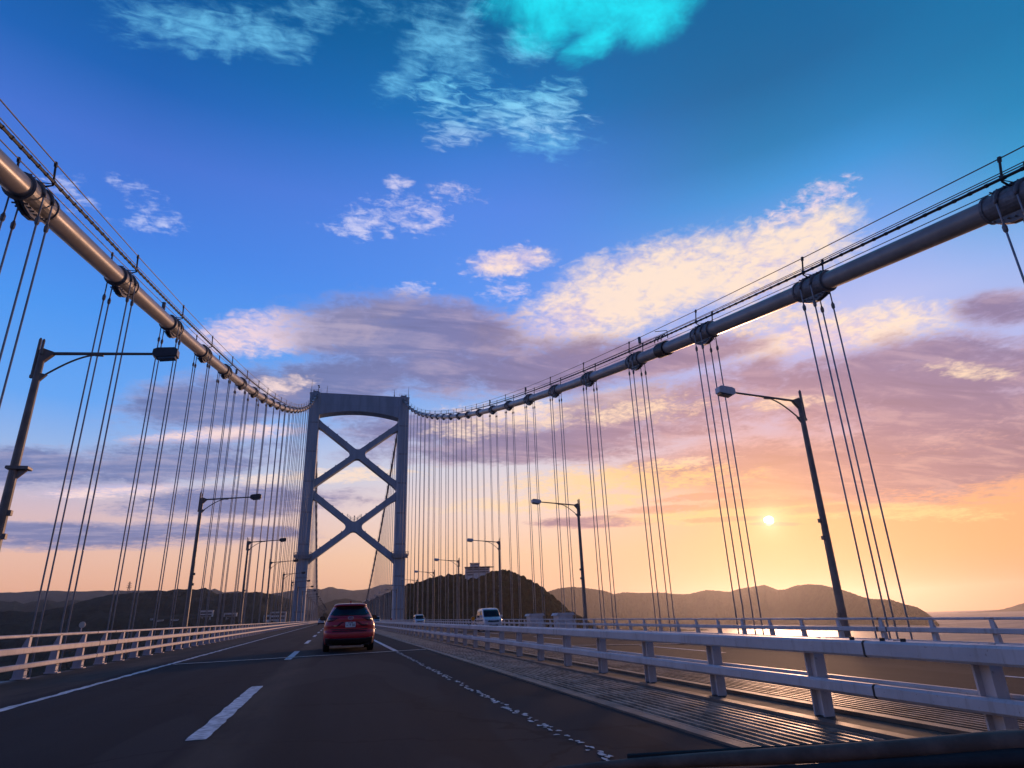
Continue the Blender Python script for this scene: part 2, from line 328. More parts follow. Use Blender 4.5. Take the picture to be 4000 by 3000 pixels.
def water_mat():
    m_ = bpy.data.materials.new('sea_water'); m_.use_nodes = True; nt = m_.node_tree; g = G(nt); b = nt.nodes['Principled BSDF']
    b.inputs['Base Color'].default_value = (0.02, 0.035, 0.045, 1); b.inputs['Roughness'].default_value = 0.12; b.inputs['IOR'].default_value = 1.33
    tc = g.node('ShaderNodeTexCoord').outputs['Object']
    mp = g.node('ShaderNodeMapping'); g.put(mp.inputs[0], tc); mp.inputs['Rotation'].default_value = (0, 0, rad(35)); mp.inputs['Scale'].default_value = (0.05, 0.16, 1)
    n1 = g.noise(mp.outputs[0], 1.0, 5, 0.6); mp2 = g.node('ShaderNodeMapping'); g.put(mp2.inputs[0], tc); mp2.inputs['Scale'].default_value = (0.0016, 0.006, 1); mp2.inputs['Rotation'].default_value = (0, 0, rad(36))
    n2 = g.noise(mp2.outputs[0], 1.0, 5, 0.65)
    g.put(b.inputs['Roughness'], g.rng(n2, 0.35, 0.65, 0.34, 0.52))
    bn = g.node('ShaderNodeBump'); bn.inputs['Strength'].default_value = 0.22; bn.inputs['Distance'].default_value = 1.2
    g.put(bn.inputs['Height'], g.m('ADD', n1, g.m('MULTIPLY', n2, 2.0))); g.put(b.inputs['Normal'], bn.outputs[0])
    return m_

def forest_mat(name, dark, light, scale):
    m_ = bpy.data.materials.new(name); m_.use_nodes = True; nt = m_.node_tree; g = G(nt); b = nt.nodes['Principled BSDF']
    tc = g.node('ShaderNodeTexCoord').outputs['Object']
    n = g.noise(tc, scale, 6, 0.65); n2 = g.noise(tc, scale * 0.12, 4, 0.6)
    vo = g.node('ShaderNodeTexVoronoi'); g.put(vo.inputs['Vector'], tc); vo.inputs['Scale'].default_value = scale * 0.6
    cs = g.node('ShaderNodeSeparateColor'); g.put(cs.inputs[0], vo.outputs['Color'])
    v = g.m('ADD', g.m('MULTIPLY', n, 0.5), g.m('ADD', g.m('MULTIPLY', n2, 0.3), g.m('MULTIPLY', cs.outputs[0], 0.2)))
    g.put(b.inputs['Base Color'], g.ramp(v, [(0.36, tuple(dark) + (1,)), (0.62, tuple(light) + (1,))]))
    b.inputs['Roughness'].default_value = 0.95; b.inputs['Specular IOR Level'].default_value = 0.03
    return m_

M_ASPH = asphalt_mat()
M_WHITE = mat('road_paint', (0.78, 0.78, 0.8), 0.6, nscale=9, col2=(0.42, 0.42, 0.43), namp=0.3, detail=8)
def rail_mat(name, base, dirt):
    m_ = mat(name, base, 0.48, nscale=2.2, col2=tuple(q * 0.86 for q in base), bump=0.05, detail=7); nt = m_.node_tree; g = G(nt); b = nt.nodes['Principled BSDF']
    old = b.inputs['Base Color'].links[0].from_socket; tc = g.node('ShaderNodeTexCoord').outputs['Object']
    mp = g.node('ShaderNodeMapping'); g.put(mp.inputs[0], tc); mp.inputs['Scale'].default_value = (9, 9, 1.4)
    st = g.rng(g.m('ADD', g.noise(mp.outputs[0], 1.0, 6, 0.7), g.m('MULTIPLY', g.m('SUBTRACT', g.noise(tc, 0.7, 3, 0.5), 0.5), 0.5)), 0.52, 0.74)
    sp = g.rng(g.noise(tc, 26, 3, 0.6), 0.66, 0.74)
    c = g.mix(g.m('MULTIPLY', st, 0.55), old, tuple(dirt) + (1,)); c = g.mix(g.m('MULTIPLY', sp, 0.5), c, (0.16, 0.085, 0.05, 1))
    g.put(b.inputs['Base Color'], c); return m_
M_PAINT = rail_mat('rail_paint', (0.66, 0.62, 0.62), (0.33, 0.27, 0.23))
M_RAILIN = rail_mat('rail_paint_weathered', (0.58, 0.53, 0.54), (0.30, 0.23, 0.2))
M_STEEL = mat('tower_paint', (0.40, 0.47, 0.54), 0.5, nscale=0.35, col2=(0.31, 0.37, 0.43), stretch=(1.6, 1.6, 0.25), detail=7)
M_CABLE = mat('cable_wrap', (0.33, 0.31, 0.30), 0.34, nscale=0.9, col2=(0.26, 0.245, 0.24), bump=0.04, bscale=9, detail=6)
M_BAND = mat('band_paint', (0.20, 0.205, 0.22), 0.45, nscale=4, col2=(0.13, 0.13, 0.14), detail=6)
M_ROPE = mat('hanger_rope_paint', (0.38, 0.40, 0.43), 0.5, nscale=3, col2=(0.29, 0.31, 0.34))
M_DARK = mat('black_cable', (0.025, 0.026, 0.03), 0.5, nscale=8, namp=0.3)
M_POLE = mat('lamp_pole_paint', (0.24, 0.20, 0.175), 0.45, nscale=1.5, col2=(0.17, 0.135, 0.115), detail=6)
M_HEAD = mat('lamp_head_lit', (0.66, 0.67, 0.70), 0.4, nscale=5, namp=0.15)  # sky light on the faces of the right lamp heads put into a paler colour
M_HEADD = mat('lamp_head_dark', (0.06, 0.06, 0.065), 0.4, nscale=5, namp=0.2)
M_GLASSD = mat('lamp_lens', (0.08, 0.09, 0.1), 0.12, nscale=2, namp=0.1)
M_GRATE = mat('steel_grating', (0.34, 0.29, 0.24), 0.5, nscale=2.5, col2=(0.12, 0.10, 0.08), metal=0.3, detail=7)
M_EDGE = mat('grating_edge', (0.17, 0.14, 0.115), 0.6, nscale=3, namp=0.3, detail=7)
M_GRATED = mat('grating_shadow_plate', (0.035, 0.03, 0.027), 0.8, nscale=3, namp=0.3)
M_CONC = mat('concrete', (0.30, 0.29, 0.27), 0.85, nscale=1.2, namp=0.2)
M_RUBBER = mat('rubber', (0.018, 0.018, 0.02), 0.7, nscale=6, namp=0.2)
M_SEA = water_mat()

def rz(y): return GRADE * y                                  # road level
def rzr(x, y): return GRADE * y - 0.03 * max(0.0, x)         # right carriageway falls outwards
SEA = -56.0
Y0, Y1 = -60.0, 760.0

# ------------------------------------------------------------------ sea, hills
def sea():
    b = MB(); n = 64; R_ = [0, 200, 900, 3000, 8000, 14500]
    b.v.append((0, 0, 0))
    for r in R_[1:]:
        for k in range(n): b.v.append((r * math.cos(2 * math.pi * k / n), r * math.sin(2 * math.pi * k / n), 0))
    for k in range(n): b.f.append((0, 1 + k, 1 + (k + 1) % n))
    for i in range(len(R_) - 2):
        for k in range(n):
            a = 1 + i * n + k; c = 1 + i * n + (k + 1) % n
            b.f.append((a, a + n, c + n, c))
    tag(b.build('sea', M_SEA, loc=(0, 0, SEA), fix=False), kind='structure')
sea()

def hill(name, ridge, front, back, m_, step, rough, canopy=0.0, cs=8.0, seed=0, rows=26, sink=6.0):
    """a hill whose crest runs through the given points; slopes fall to the sea in front and behind"""
    pts = [Vector(p) for p in ridge]; dense = []
    for a, b in zip(pts, pts[1:]):
        n = max(1, int((b - a).length / step))
        for k in range(n): dense.append(a.lerp(b, k / n))
    dense.append(pts[-1]); mb = MB(); n = len(dense); ts = [-1 + 2 * i / (rows * 2) for i in range(rows * 2 + 1)]
    ts = [math.copysign(abs(t) ** 1.25, t) for t in ts]
    for t in ts:
        for i, p in enumerate(dense):
            d = Vector((p.x - CAMX, p.y, 0)).normalized()
            off = front * t if t < 0 else back * t
            h = p.z - SEA + sink
            prof = (1 - abs(t) ** 1.15) * (0.75 + 0.25 * (1 - abs(t)))
            q = Vector((p.x, p.y, 0)) + d * off
            e = min(1.0, abs(t) * 5)
            nz = mnoise.fractal(Vector((q.x / rough, q.y / rough, seed)), 1.0, 2.0, 5) * rough * 0.10 * e * (1 - abs(t) ** 4)
            spur = mnoise.noise(Vector((i * step / (rough * 1.6), seed * 3.1, 0))) * 0.28
            z = SEA - sink + h * max(0.0, prof + spur * e * (1 - abs(t)) * 0.8) + nz
            if canopy and z > SEA + 1:
                c1 = mnoise.voronoi(Vector((q.x / cs, q.y / cs, z / cs)))[0][0]
                z += canopy * (0.7 - c1) * 1.3 + mnoise.noise(Vector((q.x / 2.6, q.y / 2.6, 4.0 + seed))) * canopy * 0.45
            if abs(t) < 0.02: z = min(z, p.z + canopy * 0.8)
            mb.v.append((q.x, q.y, z))
    for j in range(len(ts) - 1):
        for i in range(n - 1):
            a = j * n + i; mb.f.append((a, a + 1, a + n + 1, a + n))
    return tag(mb.build(name, m_, fix=False), kind='structure')

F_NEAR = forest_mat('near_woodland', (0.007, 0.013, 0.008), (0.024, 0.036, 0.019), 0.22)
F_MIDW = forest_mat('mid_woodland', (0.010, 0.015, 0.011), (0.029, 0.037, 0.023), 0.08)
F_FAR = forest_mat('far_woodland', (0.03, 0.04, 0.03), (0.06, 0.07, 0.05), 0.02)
NEAR = [(28, 999, 34), (35, 994, 36), (40, 988, 38), (50, 982, 41), (59, 976, 44), (70, 970, 49), (90, 963, 56), (102, 956, 60), (113, 950, 63), (120, 943, 65), (133, 936, 67), (151, 928, 68), (169, 919, 68), (185, 911, 69), (197, 903, 70), (205, 895, 71), (221, 886, 70), (232, 878, 66), (241, 869, 60), (252, 860, 51), (259, 853, 46), (265, 845, 40), (270, 838, 34), (275, 831, 27), (282, 823, 19), (290, 814, 11), (299, 805, 4), (307, 796, -3), (314, 788, -10), (340, 760, -40), (355, 740, -60)]
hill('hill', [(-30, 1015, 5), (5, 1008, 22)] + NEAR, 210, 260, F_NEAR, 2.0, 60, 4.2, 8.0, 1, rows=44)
FARR = [(-5200, 5600, 330), (-4200, 6200, 380), (-3400, 6700, 400), (-2786, 6965, 417), (-2598, 7038, 433), (-2395, 7109, 424), (-2040, 7219, 431), (-1655, 7316, 428), (-1344, 7380, 400), (-1276, 7392, 412), (-1232, 7399, 433), (-1198, 7405, 442), (-1160, 7411, 423), (-1110, 7418, 400), (-1051, 7427, 402), (-972, 7437, 404), (-898, 7447, 394), (-743, 7464, 379), (-649, 7472, 383), (-606, 7476, 389), (-556, 7480, 394), (-493, 7484, 406), (-442, 7487, 410), (-345, 7492, 429), (-307, 7494, 430), (-250, 7496, 422), (-193, 7498, 428), (-154, 7499, 417), (-116, 7499, 424), (-78, 7500, 438), (-30, 7500, 440), (20, 7500, 422), (69, 7500, 416), (138, 7499, 405), (187, 7498, 399), (285, 7494, 406), (354, 7491, 416), (413, 7488, 432), (472, 7485, 451), (532, 7481, 457), (572, 7478, 453), (733, 7464, 434), (1038, 7427, 377), (1544, 7338, 313), (2400, 7100, 150), (3000, 6900, -40)]
def away(q, k): return [((x - CAMX) * k + CAMX, y * k, (z - CAMH) * k + CAMH) for x, y, z in q]
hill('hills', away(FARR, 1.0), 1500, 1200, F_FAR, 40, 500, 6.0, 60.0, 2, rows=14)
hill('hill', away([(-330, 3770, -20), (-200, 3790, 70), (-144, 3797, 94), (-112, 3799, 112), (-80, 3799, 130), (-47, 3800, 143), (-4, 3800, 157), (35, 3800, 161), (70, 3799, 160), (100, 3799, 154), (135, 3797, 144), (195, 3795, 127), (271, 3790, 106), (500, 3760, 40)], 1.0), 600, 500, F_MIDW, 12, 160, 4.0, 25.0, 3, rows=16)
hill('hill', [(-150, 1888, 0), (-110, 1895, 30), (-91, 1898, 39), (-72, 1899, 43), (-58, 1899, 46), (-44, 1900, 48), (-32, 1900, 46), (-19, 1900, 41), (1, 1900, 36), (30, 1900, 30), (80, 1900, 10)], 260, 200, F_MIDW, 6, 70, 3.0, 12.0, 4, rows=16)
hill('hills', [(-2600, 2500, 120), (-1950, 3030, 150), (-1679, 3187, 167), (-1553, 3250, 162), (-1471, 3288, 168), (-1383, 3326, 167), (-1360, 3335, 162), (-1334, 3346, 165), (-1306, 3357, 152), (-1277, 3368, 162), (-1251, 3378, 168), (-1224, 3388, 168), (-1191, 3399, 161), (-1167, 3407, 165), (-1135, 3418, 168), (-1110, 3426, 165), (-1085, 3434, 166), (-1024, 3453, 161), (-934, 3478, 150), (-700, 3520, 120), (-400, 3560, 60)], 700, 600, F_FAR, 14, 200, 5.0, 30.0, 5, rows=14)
LD = [(-1500, 1500, 50), (-1200, 1700, 62), (-976, 1862, 70), (-904, 1898, 71), (-855, 1920, 72), (-804, 1942, 72), (-783, 1951, 74), (-761, 1959, 71), (-734, 1970, 70), (-712, 1978, 75), (-690, 1985, 80), (-663, 1995, 88), (-635, 2003, 98), (-621, 2008, 102), (-609, 2011, 106), (-592, 2016, 110), (-564, 2024, 112), (-538, 2031, 117), (-524, 2035, 115), (-498, 2041, 118), (-482, 2045, 121), (-459, 2050, 119), (-443, 2054, 124), (-417, 2059, 124), (-401, 2062, 123), (-381, 2066, 122), (-364, 2069, 126), (-349, 2072, 120), (-331, 2075, 110), (-298, 2080, 111), (-267, 2084, 112), (-238, 2087, 111), (-216, 2089, 110), (-207, 2090, 107), (-185, 2092, 105), (-162, 2094, 101), (-140, 2096, 94), (-131, 2096, 91), (-103, 2098, 76), (-74, 2099, 57), (-45, 2100, 33), (0, 2100, 0)]
LEFT_HILL = hill('hills', LD, 760, 500, F_MIDW, 5, 150, 3.2, 14.0, 6, rows=36)
RB = [(700, 3070, 70), (848, 2980, 105), (942, 2937, 135), (984, 2908, 146), (1039, 2874, 150), (1102, 2835, 140), (1163, 2795, 126), (1194, 2767, 109), (1226, 2737, 115), (1293, 2691, 108), (1366, 2638, 106), (1401, 2604, 97), (1445, 2564, 94), (1505, 2512, 107), (1529, 2481, 102), (1567, 2440, 94), (1599, 2403, 105), (1643, 2355, 110), (1657, 2328, 113), (1688, 2289, 91), (1700, 2262, 91), (1726, 2224, 103), (1751, 2187, 105), (1779, 2146, 99), (1804, 2106, 84), (1827, 2067, 68), (1849, 2029, 47), (1860, 1999, 40), (1891, 1950, 35), (1909, 1913, 17), (1922, 1880, 8), (1928, 1853, -11), (1928, 1832, -30), (1924, 1817, -45), (1922, 1806, -62)]
RB = [away([q], 1.06 + 0.74 * (1 - max(0.0, (i - 17) / (len(RB) - 18)) ** 0.8))[0] for i, q in enumerate(RB)]
RB = [(x, y, max(z, SEA - 6)) for x, y, z in RB]
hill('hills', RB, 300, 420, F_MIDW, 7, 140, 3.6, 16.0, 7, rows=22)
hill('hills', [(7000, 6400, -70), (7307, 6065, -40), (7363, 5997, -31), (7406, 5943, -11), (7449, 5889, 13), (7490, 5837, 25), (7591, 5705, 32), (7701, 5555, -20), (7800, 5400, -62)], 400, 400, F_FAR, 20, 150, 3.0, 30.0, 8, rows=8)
for i, q in enumerate(([(590, 1380, -19), (600, 1372, -17), (609, 1369, -14), (622, 1363, -11), (632, 1358, -12), (642, 1353, -17), (648, 1350, -20)], [(651, 1349, -20), (657, 1346, -15), (673, 1338, -15), (691, 1329, -17), (703, 1322, -19), (718, 1314, -22), (725, 1310, -26)], [(727, 1309, -26), (733, 1305, -24), (745, 1299, -22), (754, 1293, -25), (758, 1291, -28)])):
    q = [(x, y, max(z, SEA + 4)) for x, y, z in away(q, 2.15)]
    q = [(q[0][0] - 25, q[0][1] + 12, SEA - 4)] + q + [(q[-1][0] + 20, q[-1][1] - 10, SEA - 4)]
    o = hill('islet', q, 60, 60, F_NEAR, 4, 30, 2.4, 8.0, 20 + i, rows=8)

# ------------------------------------------------------------------ road
def strip(x0, x1, y0, y1, dz, ny=1, fz=None, nx=1):
    b = MB(); fz = fz or (lambda x, y: rz(y))
    for j in range(ny + 1):
        y = y0 + (y1 - y0) * j / ny
        for i in range(nx + 1):
            x = x0 + (x1 - x0) * i / nx; b.v.append((x, y, fz(x, y) + dz))
    for j in range(ny):
        for i in range(nx):
            a = j * (nx + 1) + i; b.f.append((a, a + 1, a + nx + 2, a + nx + 1))
    return b

def slab(x0, x1, fz, th):
    b = MB(); v = []
    for y in (Y0, Y1):
        for x in (x0, x1): v += [(x, y, fz(x, y)), (x, y, fz(x, y) - th)]
    b.add(v, [(0, 2, 6, 4), (1, 5, 7, 3), (0, 4, 5, 1), (2, 3, 7, 6), (0, 1, 3, 2), (4, 6, 7, 5)])
    return b
road = tag(slab(-12.55, -1.92, lambda x, y: rz(y), 0.45).build('road', M_ASPH), kind='structure')
road2 = tag(slab(1.92, 12.75, rzr, 0.45).build('road', M_ASPH), kind='structure')
b = MB()
for x in (-13.0, -8, 8, 13.2):                                   # stringers and cross girders under the deck
    b.box((x, (Y0 + Y1) / 2, rz((Y0 + Y1) / 2) - 1.4), (0.5, Y1 - Y0, 1.5), Matrix.Rotation(math.atan(GRADE), 3, 'X'))
y = -50
while y < 580:
    b.box((0, y, rz(y) - 2.3), (35.5, 0.7, 1.2)); y += 9.895
for x in (-17, 17):
    b.box((x, 265, rz(265) - 2.7), (0.9, 640, 0.9), Matrix.Rotation(math.atan(GRADE), 3, 'X'))
    b.box((x, 265, rz(265) - 13.0), (0.9, 640, 0.9), Matrix.Rotation(math.atan(GRADE), 3, 'X'))
    for k in range(64):
        ya = -55 + k * 9.895; za, zb = (rz(ya) - 2.7, rz(ya) - 13.0) if k % 2 else (rz(ya) - 13.0, rz(ya) - 2.7)
        b.tube([(x, ya, za), (x, ya + 9.895, zb)], 0.3, 4)
truss = tag(b.build('deck_truss', M_STEEL), 'pale steel truss and cross girders carrying the bridge road', 'bridge deck')

def rough_strip(x0, x1, y0, y1, step, jit, dz, seed):
    """painted line with worn, uneven edges"""
    rnd = random.Random(seed); b = MB(); n = max(1, int((y1 - y0) / step))
    for j in range(n + 1):
        y = y0 + (y1 - y0) * j / n
        b.v += [(x0 + rnd.uniform(-jit, jit), y, rz(y) + dz), (x1 + rnd.uniform(-jit, jit), y, rz(y) + dz)]
    for j in range(n): b.f.append((2 * j, 2 * j + 1, 2 * j + 3, 2 * j + 2))
    return b
rough_strip(-10.27, -10.12, -20, 60, 0.3, 0.03, 0.005, 1).build('edge_line', M_WHITE, road, fix=False)
rough_strip(-10.27, -10.11, 60, 745, 5, 0.0, 0.005, 2).build('edge_line', M_WHITE, road, fix=False)
b = MB()
for k in range(-1, 48):
    y0 = 8.22 + 15 * k; y1 = y0 + 6.0
    s = rough_strip(-6.78, -6.57, y0, y1, 0.25 if k < 4 else 2, 0.013 if k < 4 else 0.0, 0.005, 30 + k); b.add(s.v, s.f)
b.build('lane_line', M_WHITE, road, fix=False)
rough_strip(-3.14, -2.96, 25.6, 745, 1.2, 0.008, 0.005, 3).build('edge_line', M_WHITE, road, fix=False)
b = MB(); rnd = random.Random(5); y = 25.4                       # the worn-off stretch of the same line: scattered flakes
while y > 2.0:
    nfl = rnd.choice((1, 1, 2, 2, 3)) if y < 20 else 2
    for _ in range(nfl):
        cxx = -3.07 + rnd.uniform(-0.055, 0.055); cyy = y + rnd.uniform(-0.08, 0.08); rx = rnd.uniform(0.014, 0.036); ry = rnd.uniform(0.03, 0.10) * (0.7 if y < 9 else 1.0)
        n = 8; ph = rnd.uniform(0, 6); base = len(b.v)
        for q in range(n):
            w = 2 * math.pi * q / n; k_ = 1 + 0.3 * math.sin(3 * w + ph); b.v.append((cxx + rx * k_ * math.cos(w), cyy + ry * k_ * math.sin(w), rz(cyy) + 0.006))
        b.f.append(tuple(base + q for q in range(n)))
    y -= rnd.uniform(0.10, 0.24) if y < 20 else 0.13
b.build('worn_edge_line', M_WHITE, road, fix=False)
def seam(x0, x1, ya, yb, w, m_, parent, name, fz, dz=0.008):
    b = MB(); n = 40; rnd = random.Random(int(ya * 10))
    for i in range(n + 1):
        x = x0 + (x1 - x0) * i / n; y = ya + (yb - ya) * i / n + rnd.uniform(-0.01, 0.01)
        b.v += [(x, y - w * rnd.uniform(0.35, 0.6), fz(x, y) + dz), (x, y + w * rnd.uniform(0.35, 0.6), fz(x, y) + dz)]
    for i in range(n): b.f.append((2 * i, 2 * i + 2, 2 * i + 3, 2 * i + 1))
    return b.build(name, m_, parent, fix=False)
M_JOINT = mat('joint_seal', (0.62, 0.58, 0.55), 0.5, nscale=14, col2=(0.22, 0.2, 0.19))
seam(-10.0, -1.95, 23.3, 25.7, 0.42, M_JOINT, road, 'expansion_joint', lambda x, y: rz(y), 0.016)
seam(1.95, 12.4, 26.0, 26.6, 0.42, M_JOINT, road2, 'expansion_joint', rzr, 0.016)
def rstrip(x0, x1, y0, y1): 
    b = MB(); n = max(1, int((y1 - y0) / 6))
    for j in range(n + 1):
        y = y0 + (y1 - y0) * j / n; b.v += [(x0, y, rzr(x0, y) + 0.005), (x1, y, rzr(x1, y) + 0.005)]
    for j in range(n): b.f.append((2 * j, 2 * j + 1, 2 * j + 3, 2 * j + 2))
    return b
rstrip(2.95, 3.13, -20, 745).build('edge_line', M_WHITE, road2, fix=False)
rstrip(10.1, 10.28, -20, 745).build('edge_line', M_WHITE, road2, fix=False)
b = MB()
for k in range(-2, 48):
    s = rstrip(6.55, 6.73, 4.4 + 15 * k, 10.4 + 15 * k); b.add(s.v, s.f)
b.build('lane_line', M_WHITE, road2, fix=False)

# open steel grating in the median and along the shoulders
def grating(x0, x1, pitch, name, border=True, fz=None, yend=330.0):
    fz = fz or (lambda x, y: rz(y))
    g_ = MB(); n = int((x1 - x0) / pitch)
    for i in range(n + 1):
        x = x0 + pitch * i; w = 0.024 if i % 3 else 0.03
        za, zb = fz(x, Y0), fz(x, yend)
        g_.add([(x - w, Y0, za - 0.09), (x + w, Y0, za - 0.09), (x - w * .55, Y0, za - 0.005), (x + w * .55, Y0, za - 0.005),
                (x - w, yend, zb - 0.09), (x + w, yend, zb - 0.09), (x - w * .55, yend, zb - 0.005), (x + w * .55, yend, zb - 0.005)],
               [(0, 2, 6, 4), (2, 3, 7, 6), (3, 1, 5, 7)])
    e_ = MB()
    if border:
        for x in (x0 - 0.06, x1 + 0.06):
            za, zb = fz(x, Y0), fz(x, yend)
            e_.add([(x - 0.07, Y0, za - 0.3), (x + 0.07, Y0, za - 0.3), (x - 0.07, Y0, za + 0.02), (x + 0.07, Y0, za + 0.02), (x - 0.07, yend, zb - 0.3), (x + 0.07, yend, zb - 0.3), (x - 0.07, yend, zb + 0.02), (x + 0.07, yend, zb + 0.02)],
                   [(0, 2, 6, 4), (2, 3, 7, 6), (3, 1, 5, 7)])
    o = tag(g_.build(name, M_GRATE, fix=False), kind='structure')
    if border: e_.build('edge_trim', M_EDGE, o, fix=False)
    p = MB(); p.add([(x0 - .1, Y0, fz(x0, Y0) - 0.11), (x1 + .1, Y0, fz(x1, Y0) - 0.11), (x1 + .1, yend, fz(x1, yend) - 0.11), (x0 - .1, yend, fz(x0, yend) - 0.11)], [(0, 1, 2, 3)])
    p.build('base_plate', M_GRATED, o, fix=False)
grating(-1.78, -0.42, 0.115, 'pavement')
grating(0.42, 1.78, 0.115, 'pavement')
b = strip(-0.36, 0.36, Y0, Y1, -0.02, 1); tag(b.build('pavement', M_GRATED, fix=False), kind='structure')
b = MB()
for x in (-1.3, 1.3): b.box((x, (330 + Y1) / 2, rz((330 + Y1) / 2) - 0.13), (1.1, Y1 - 330, 0.2), Matrix.Rotation(math.atan(GRADE), 3, 'X'))
tag(b.build('pavement', M_CONC, fix=False), kind='structure')
# kerb walls at the deck edges
b = MB()
b.box((-12.72, (Y0 + Y1) / 2, rz((Y0 + Y1) / 2) - 0.27), (0.34, Y1 - Y0, 0.5), Matrix.Rotation(math.atan(GRADE), 3, 'X'))
tag(b.build('kerb', M_GRATED), kind='structure')
b = MB(); b.box((12.92, (Y0 + Y1) / 2, rzr(12.92, (Y0 + Y1) / 2) - 0.22), (0.34, Y1 - Y0, 0.5), Matrix.Rotation(math.atan(GRADE), 3, 'X'))
tag(b.build('kerb', M_GRATED), kind='structure')

# ------------------------------------------------------------------ guardrails
RX = Matrix.Rotation(math.atan(GRADE), 3, 'X')
def beam(x, z, w, h, y0, y1, bev=0.02):
    b = MB(); L = (y1 - y0); b.bbox((0, 0, 0), (w, L, h), bev, RX); return b, (x, (y0 + y1) / 2, z)

def side_post(side):
    """plate post leaning outwards: road-side flange and tapered web; origin at its foot, side=+1 faces +X road"""
    b = MB(); s = -side
    prof = [(0.02, 0.0), (0.22, 0.0), (0.20, 0.3), (0.16, 0.62), (0.14, 0.76), (0.05, 1.0), (0.02, 1.0)]
    b.prism([(s * x, z) for x, z in prof], 'y', -0.02, 0.02)
    return b
def side_flange(side):
    b = MB(); s = -side
    b.box((s * 0.0, 0, 0.5), (0.035, 0.14, 1.0)); b.box((s * -0.03, 0, 0.14), (0.05, 0.20, 0.28), taper=0.9); b.box((s * 0.04, 0, 0.01), (0.34, 0.24, 0.03))
    for dy in (-0.06, 0.06):
        for dz in (0.07, 0.2): b.tube([(s * -0.05, dy, dz), (s * -0.075, dy, dz)], 0.014, 6)
    return b

def guardrail(x, side, fz, spacing, first, label, ymax, lead):
    """side = +1: the road lies towards +X of the rail"""
    root = empty('guardrail', (x, 0, 0)); tag(root, label, 'guardrail')
    L0, L1 = -25.0, ymax
    for nm, dx, dz, w, h in (('top_rail', -side * 0.02, 1.0, 0.075, 0.075), ('middle_rail', side * 0.07, 0.665, 0.11, 0.15), ('lower_rail', side * 0.06, 0.30, 0.09, 0.12)):
        b = MB(); b.bbox((0, 0, 0), (w, L1 - L0, h), 0.018, RX)
        o = b.build(nm, M_RAILIN if side > 0 else M_PAINT, root, loc=(dx, (L0 + L1) / 2, fz(x, (L0 + L1) / 2) + dz))
    for yj in lead:
        for dz, w, h, dx in ((1.0, 0.085, 0.085, -side * .02), (0.665, 0.122, 0.162, side * .07), (0.30, 0.1, 0.13, side * .06)):
            b = MB(); b.bbox((0, 0, 0), (w, 0.05, h), 0.018, RX); b.build('rail_joint', M_DARK, root, loc=(dx, yj, fz(x, yj) + dz))
    pw = side_post(side).build('post', M_RAILIN if side > 0 else M_PAINT, root, loc=(0, first, fz(x, first)))
    fl = side_flange(side).build('flange', M_RAILIN if side > 0 else M_PAINT, pw)
    for k in range(1, 98):
        y = first + spacing * k
        c = pw.copy(); C.objects.link(c); c.parent = root; c.location = (0, y, fz(x, y))
        if k < 40:
            c2 = fl.copy(); C.objects.link(c2); c2.parent = c
    b = MB()
    for k in range(98, int((ymax - first) / spacing)):
        y = first + spacing * k; z = fz(x, y)
        b.box((-side * 0.08, y, z + 0.5), (0.2, 0.12, 1.0))
    o = b.build('far_posts', M_RAILIN if side > 0 else M_PAINT, root); o['kind'] = 'stuff'
    return root
guardrail(-12.75, 1, lambda x, y: rz(y), 2.0, -2.05, 'pink lit three bar steel guardrail along the left edge of the road', 640.0, (25.0, 26.9))
guardrail(12.95, -1, rzr, 2.06, 5.1, 'pale three bar guardrail on the far right edge before the sea', 640.0, (19.2, 19.6))

root = empty('guardrail', (0, 0, 0)); tag(root, 'white box beam median barrier between the two carriageways', 'barrier')
for nm, x, z, w, h in (('upper_beam', -0.17, 0.72, 0.12, 0.152), ('lower_beam', -0.17, 0.335, 0.09, 0.125), ('upper_beam', 0.20, 0.70, 0.12, 0.16), ('lower_beam', 0.16, 0.335, 0.09, 0.125)):
    b = MB(); b.bbox((0, 0, 0), (w, 665, h), 0.022, RX); b.build(nm, M_PAINT, root, loc=(x, 307.5, rz(307.5) + z))
for x, z, w, h in ((-0.17, 0.72, 0.126, 0.158), (-0.17, 0.335, 0.096, 0.131), (0.20, 0.70, 0.126, 0.166)):
    for y in (5.75, 26.0, 35.4, 60.0):
        b = MB(); b.bbox((0, 0, 0), (w, 0.025, h), 0.022, RX); b.build('beam_joint', M_DARK, root, loc=(x, y, rz(y) + z))
def median_post():
    b = MB()
    b.box((0.02, -0.075, 0.40), (0.135, 0.02, 0.82)); b.box((0.02, 0.075, 0.40), (0.135, 0.02, 0.82)); b.box((0.02, 0, 0.40), (0.018, 0.13, 0.82))
    b.box((0.02, 0, 0.715), (0.26, 0.1, 0.09)); b.box((0.0, 0, 0.33), (0.26, 0.1, 0.07))
    return b
pm = median_post().build('post', M_PAINT, root, loc=(0, 0.4, rz(0.4) - 0.02))
for k in range(1, 100):
    c = pm.copy(); C.objects.link(c); c.parent = root; y = 0.4 + 2.14 * k; c.location = (0, y, rz(y) - 0.02)
b = MB()
for k in range(100, 296):
    y = 0.4 + 2.14 * k; b.box((0.02, y, rz(y) + 0.4), (0.17, 0.15, 0.85))
o = b.build('far_posts', M_PAINT, root); o['kind'] = 'stuff'
for y in (5.95, 5.55, 5.3, 26.4, 35.0):
    b = MB(); b.tube([(-0.17, y, rz(y) + 0.79), (-0.17, y, rz(y) + 0.825)], 0.025, 6); b.build('bolt', M_DARK, root)

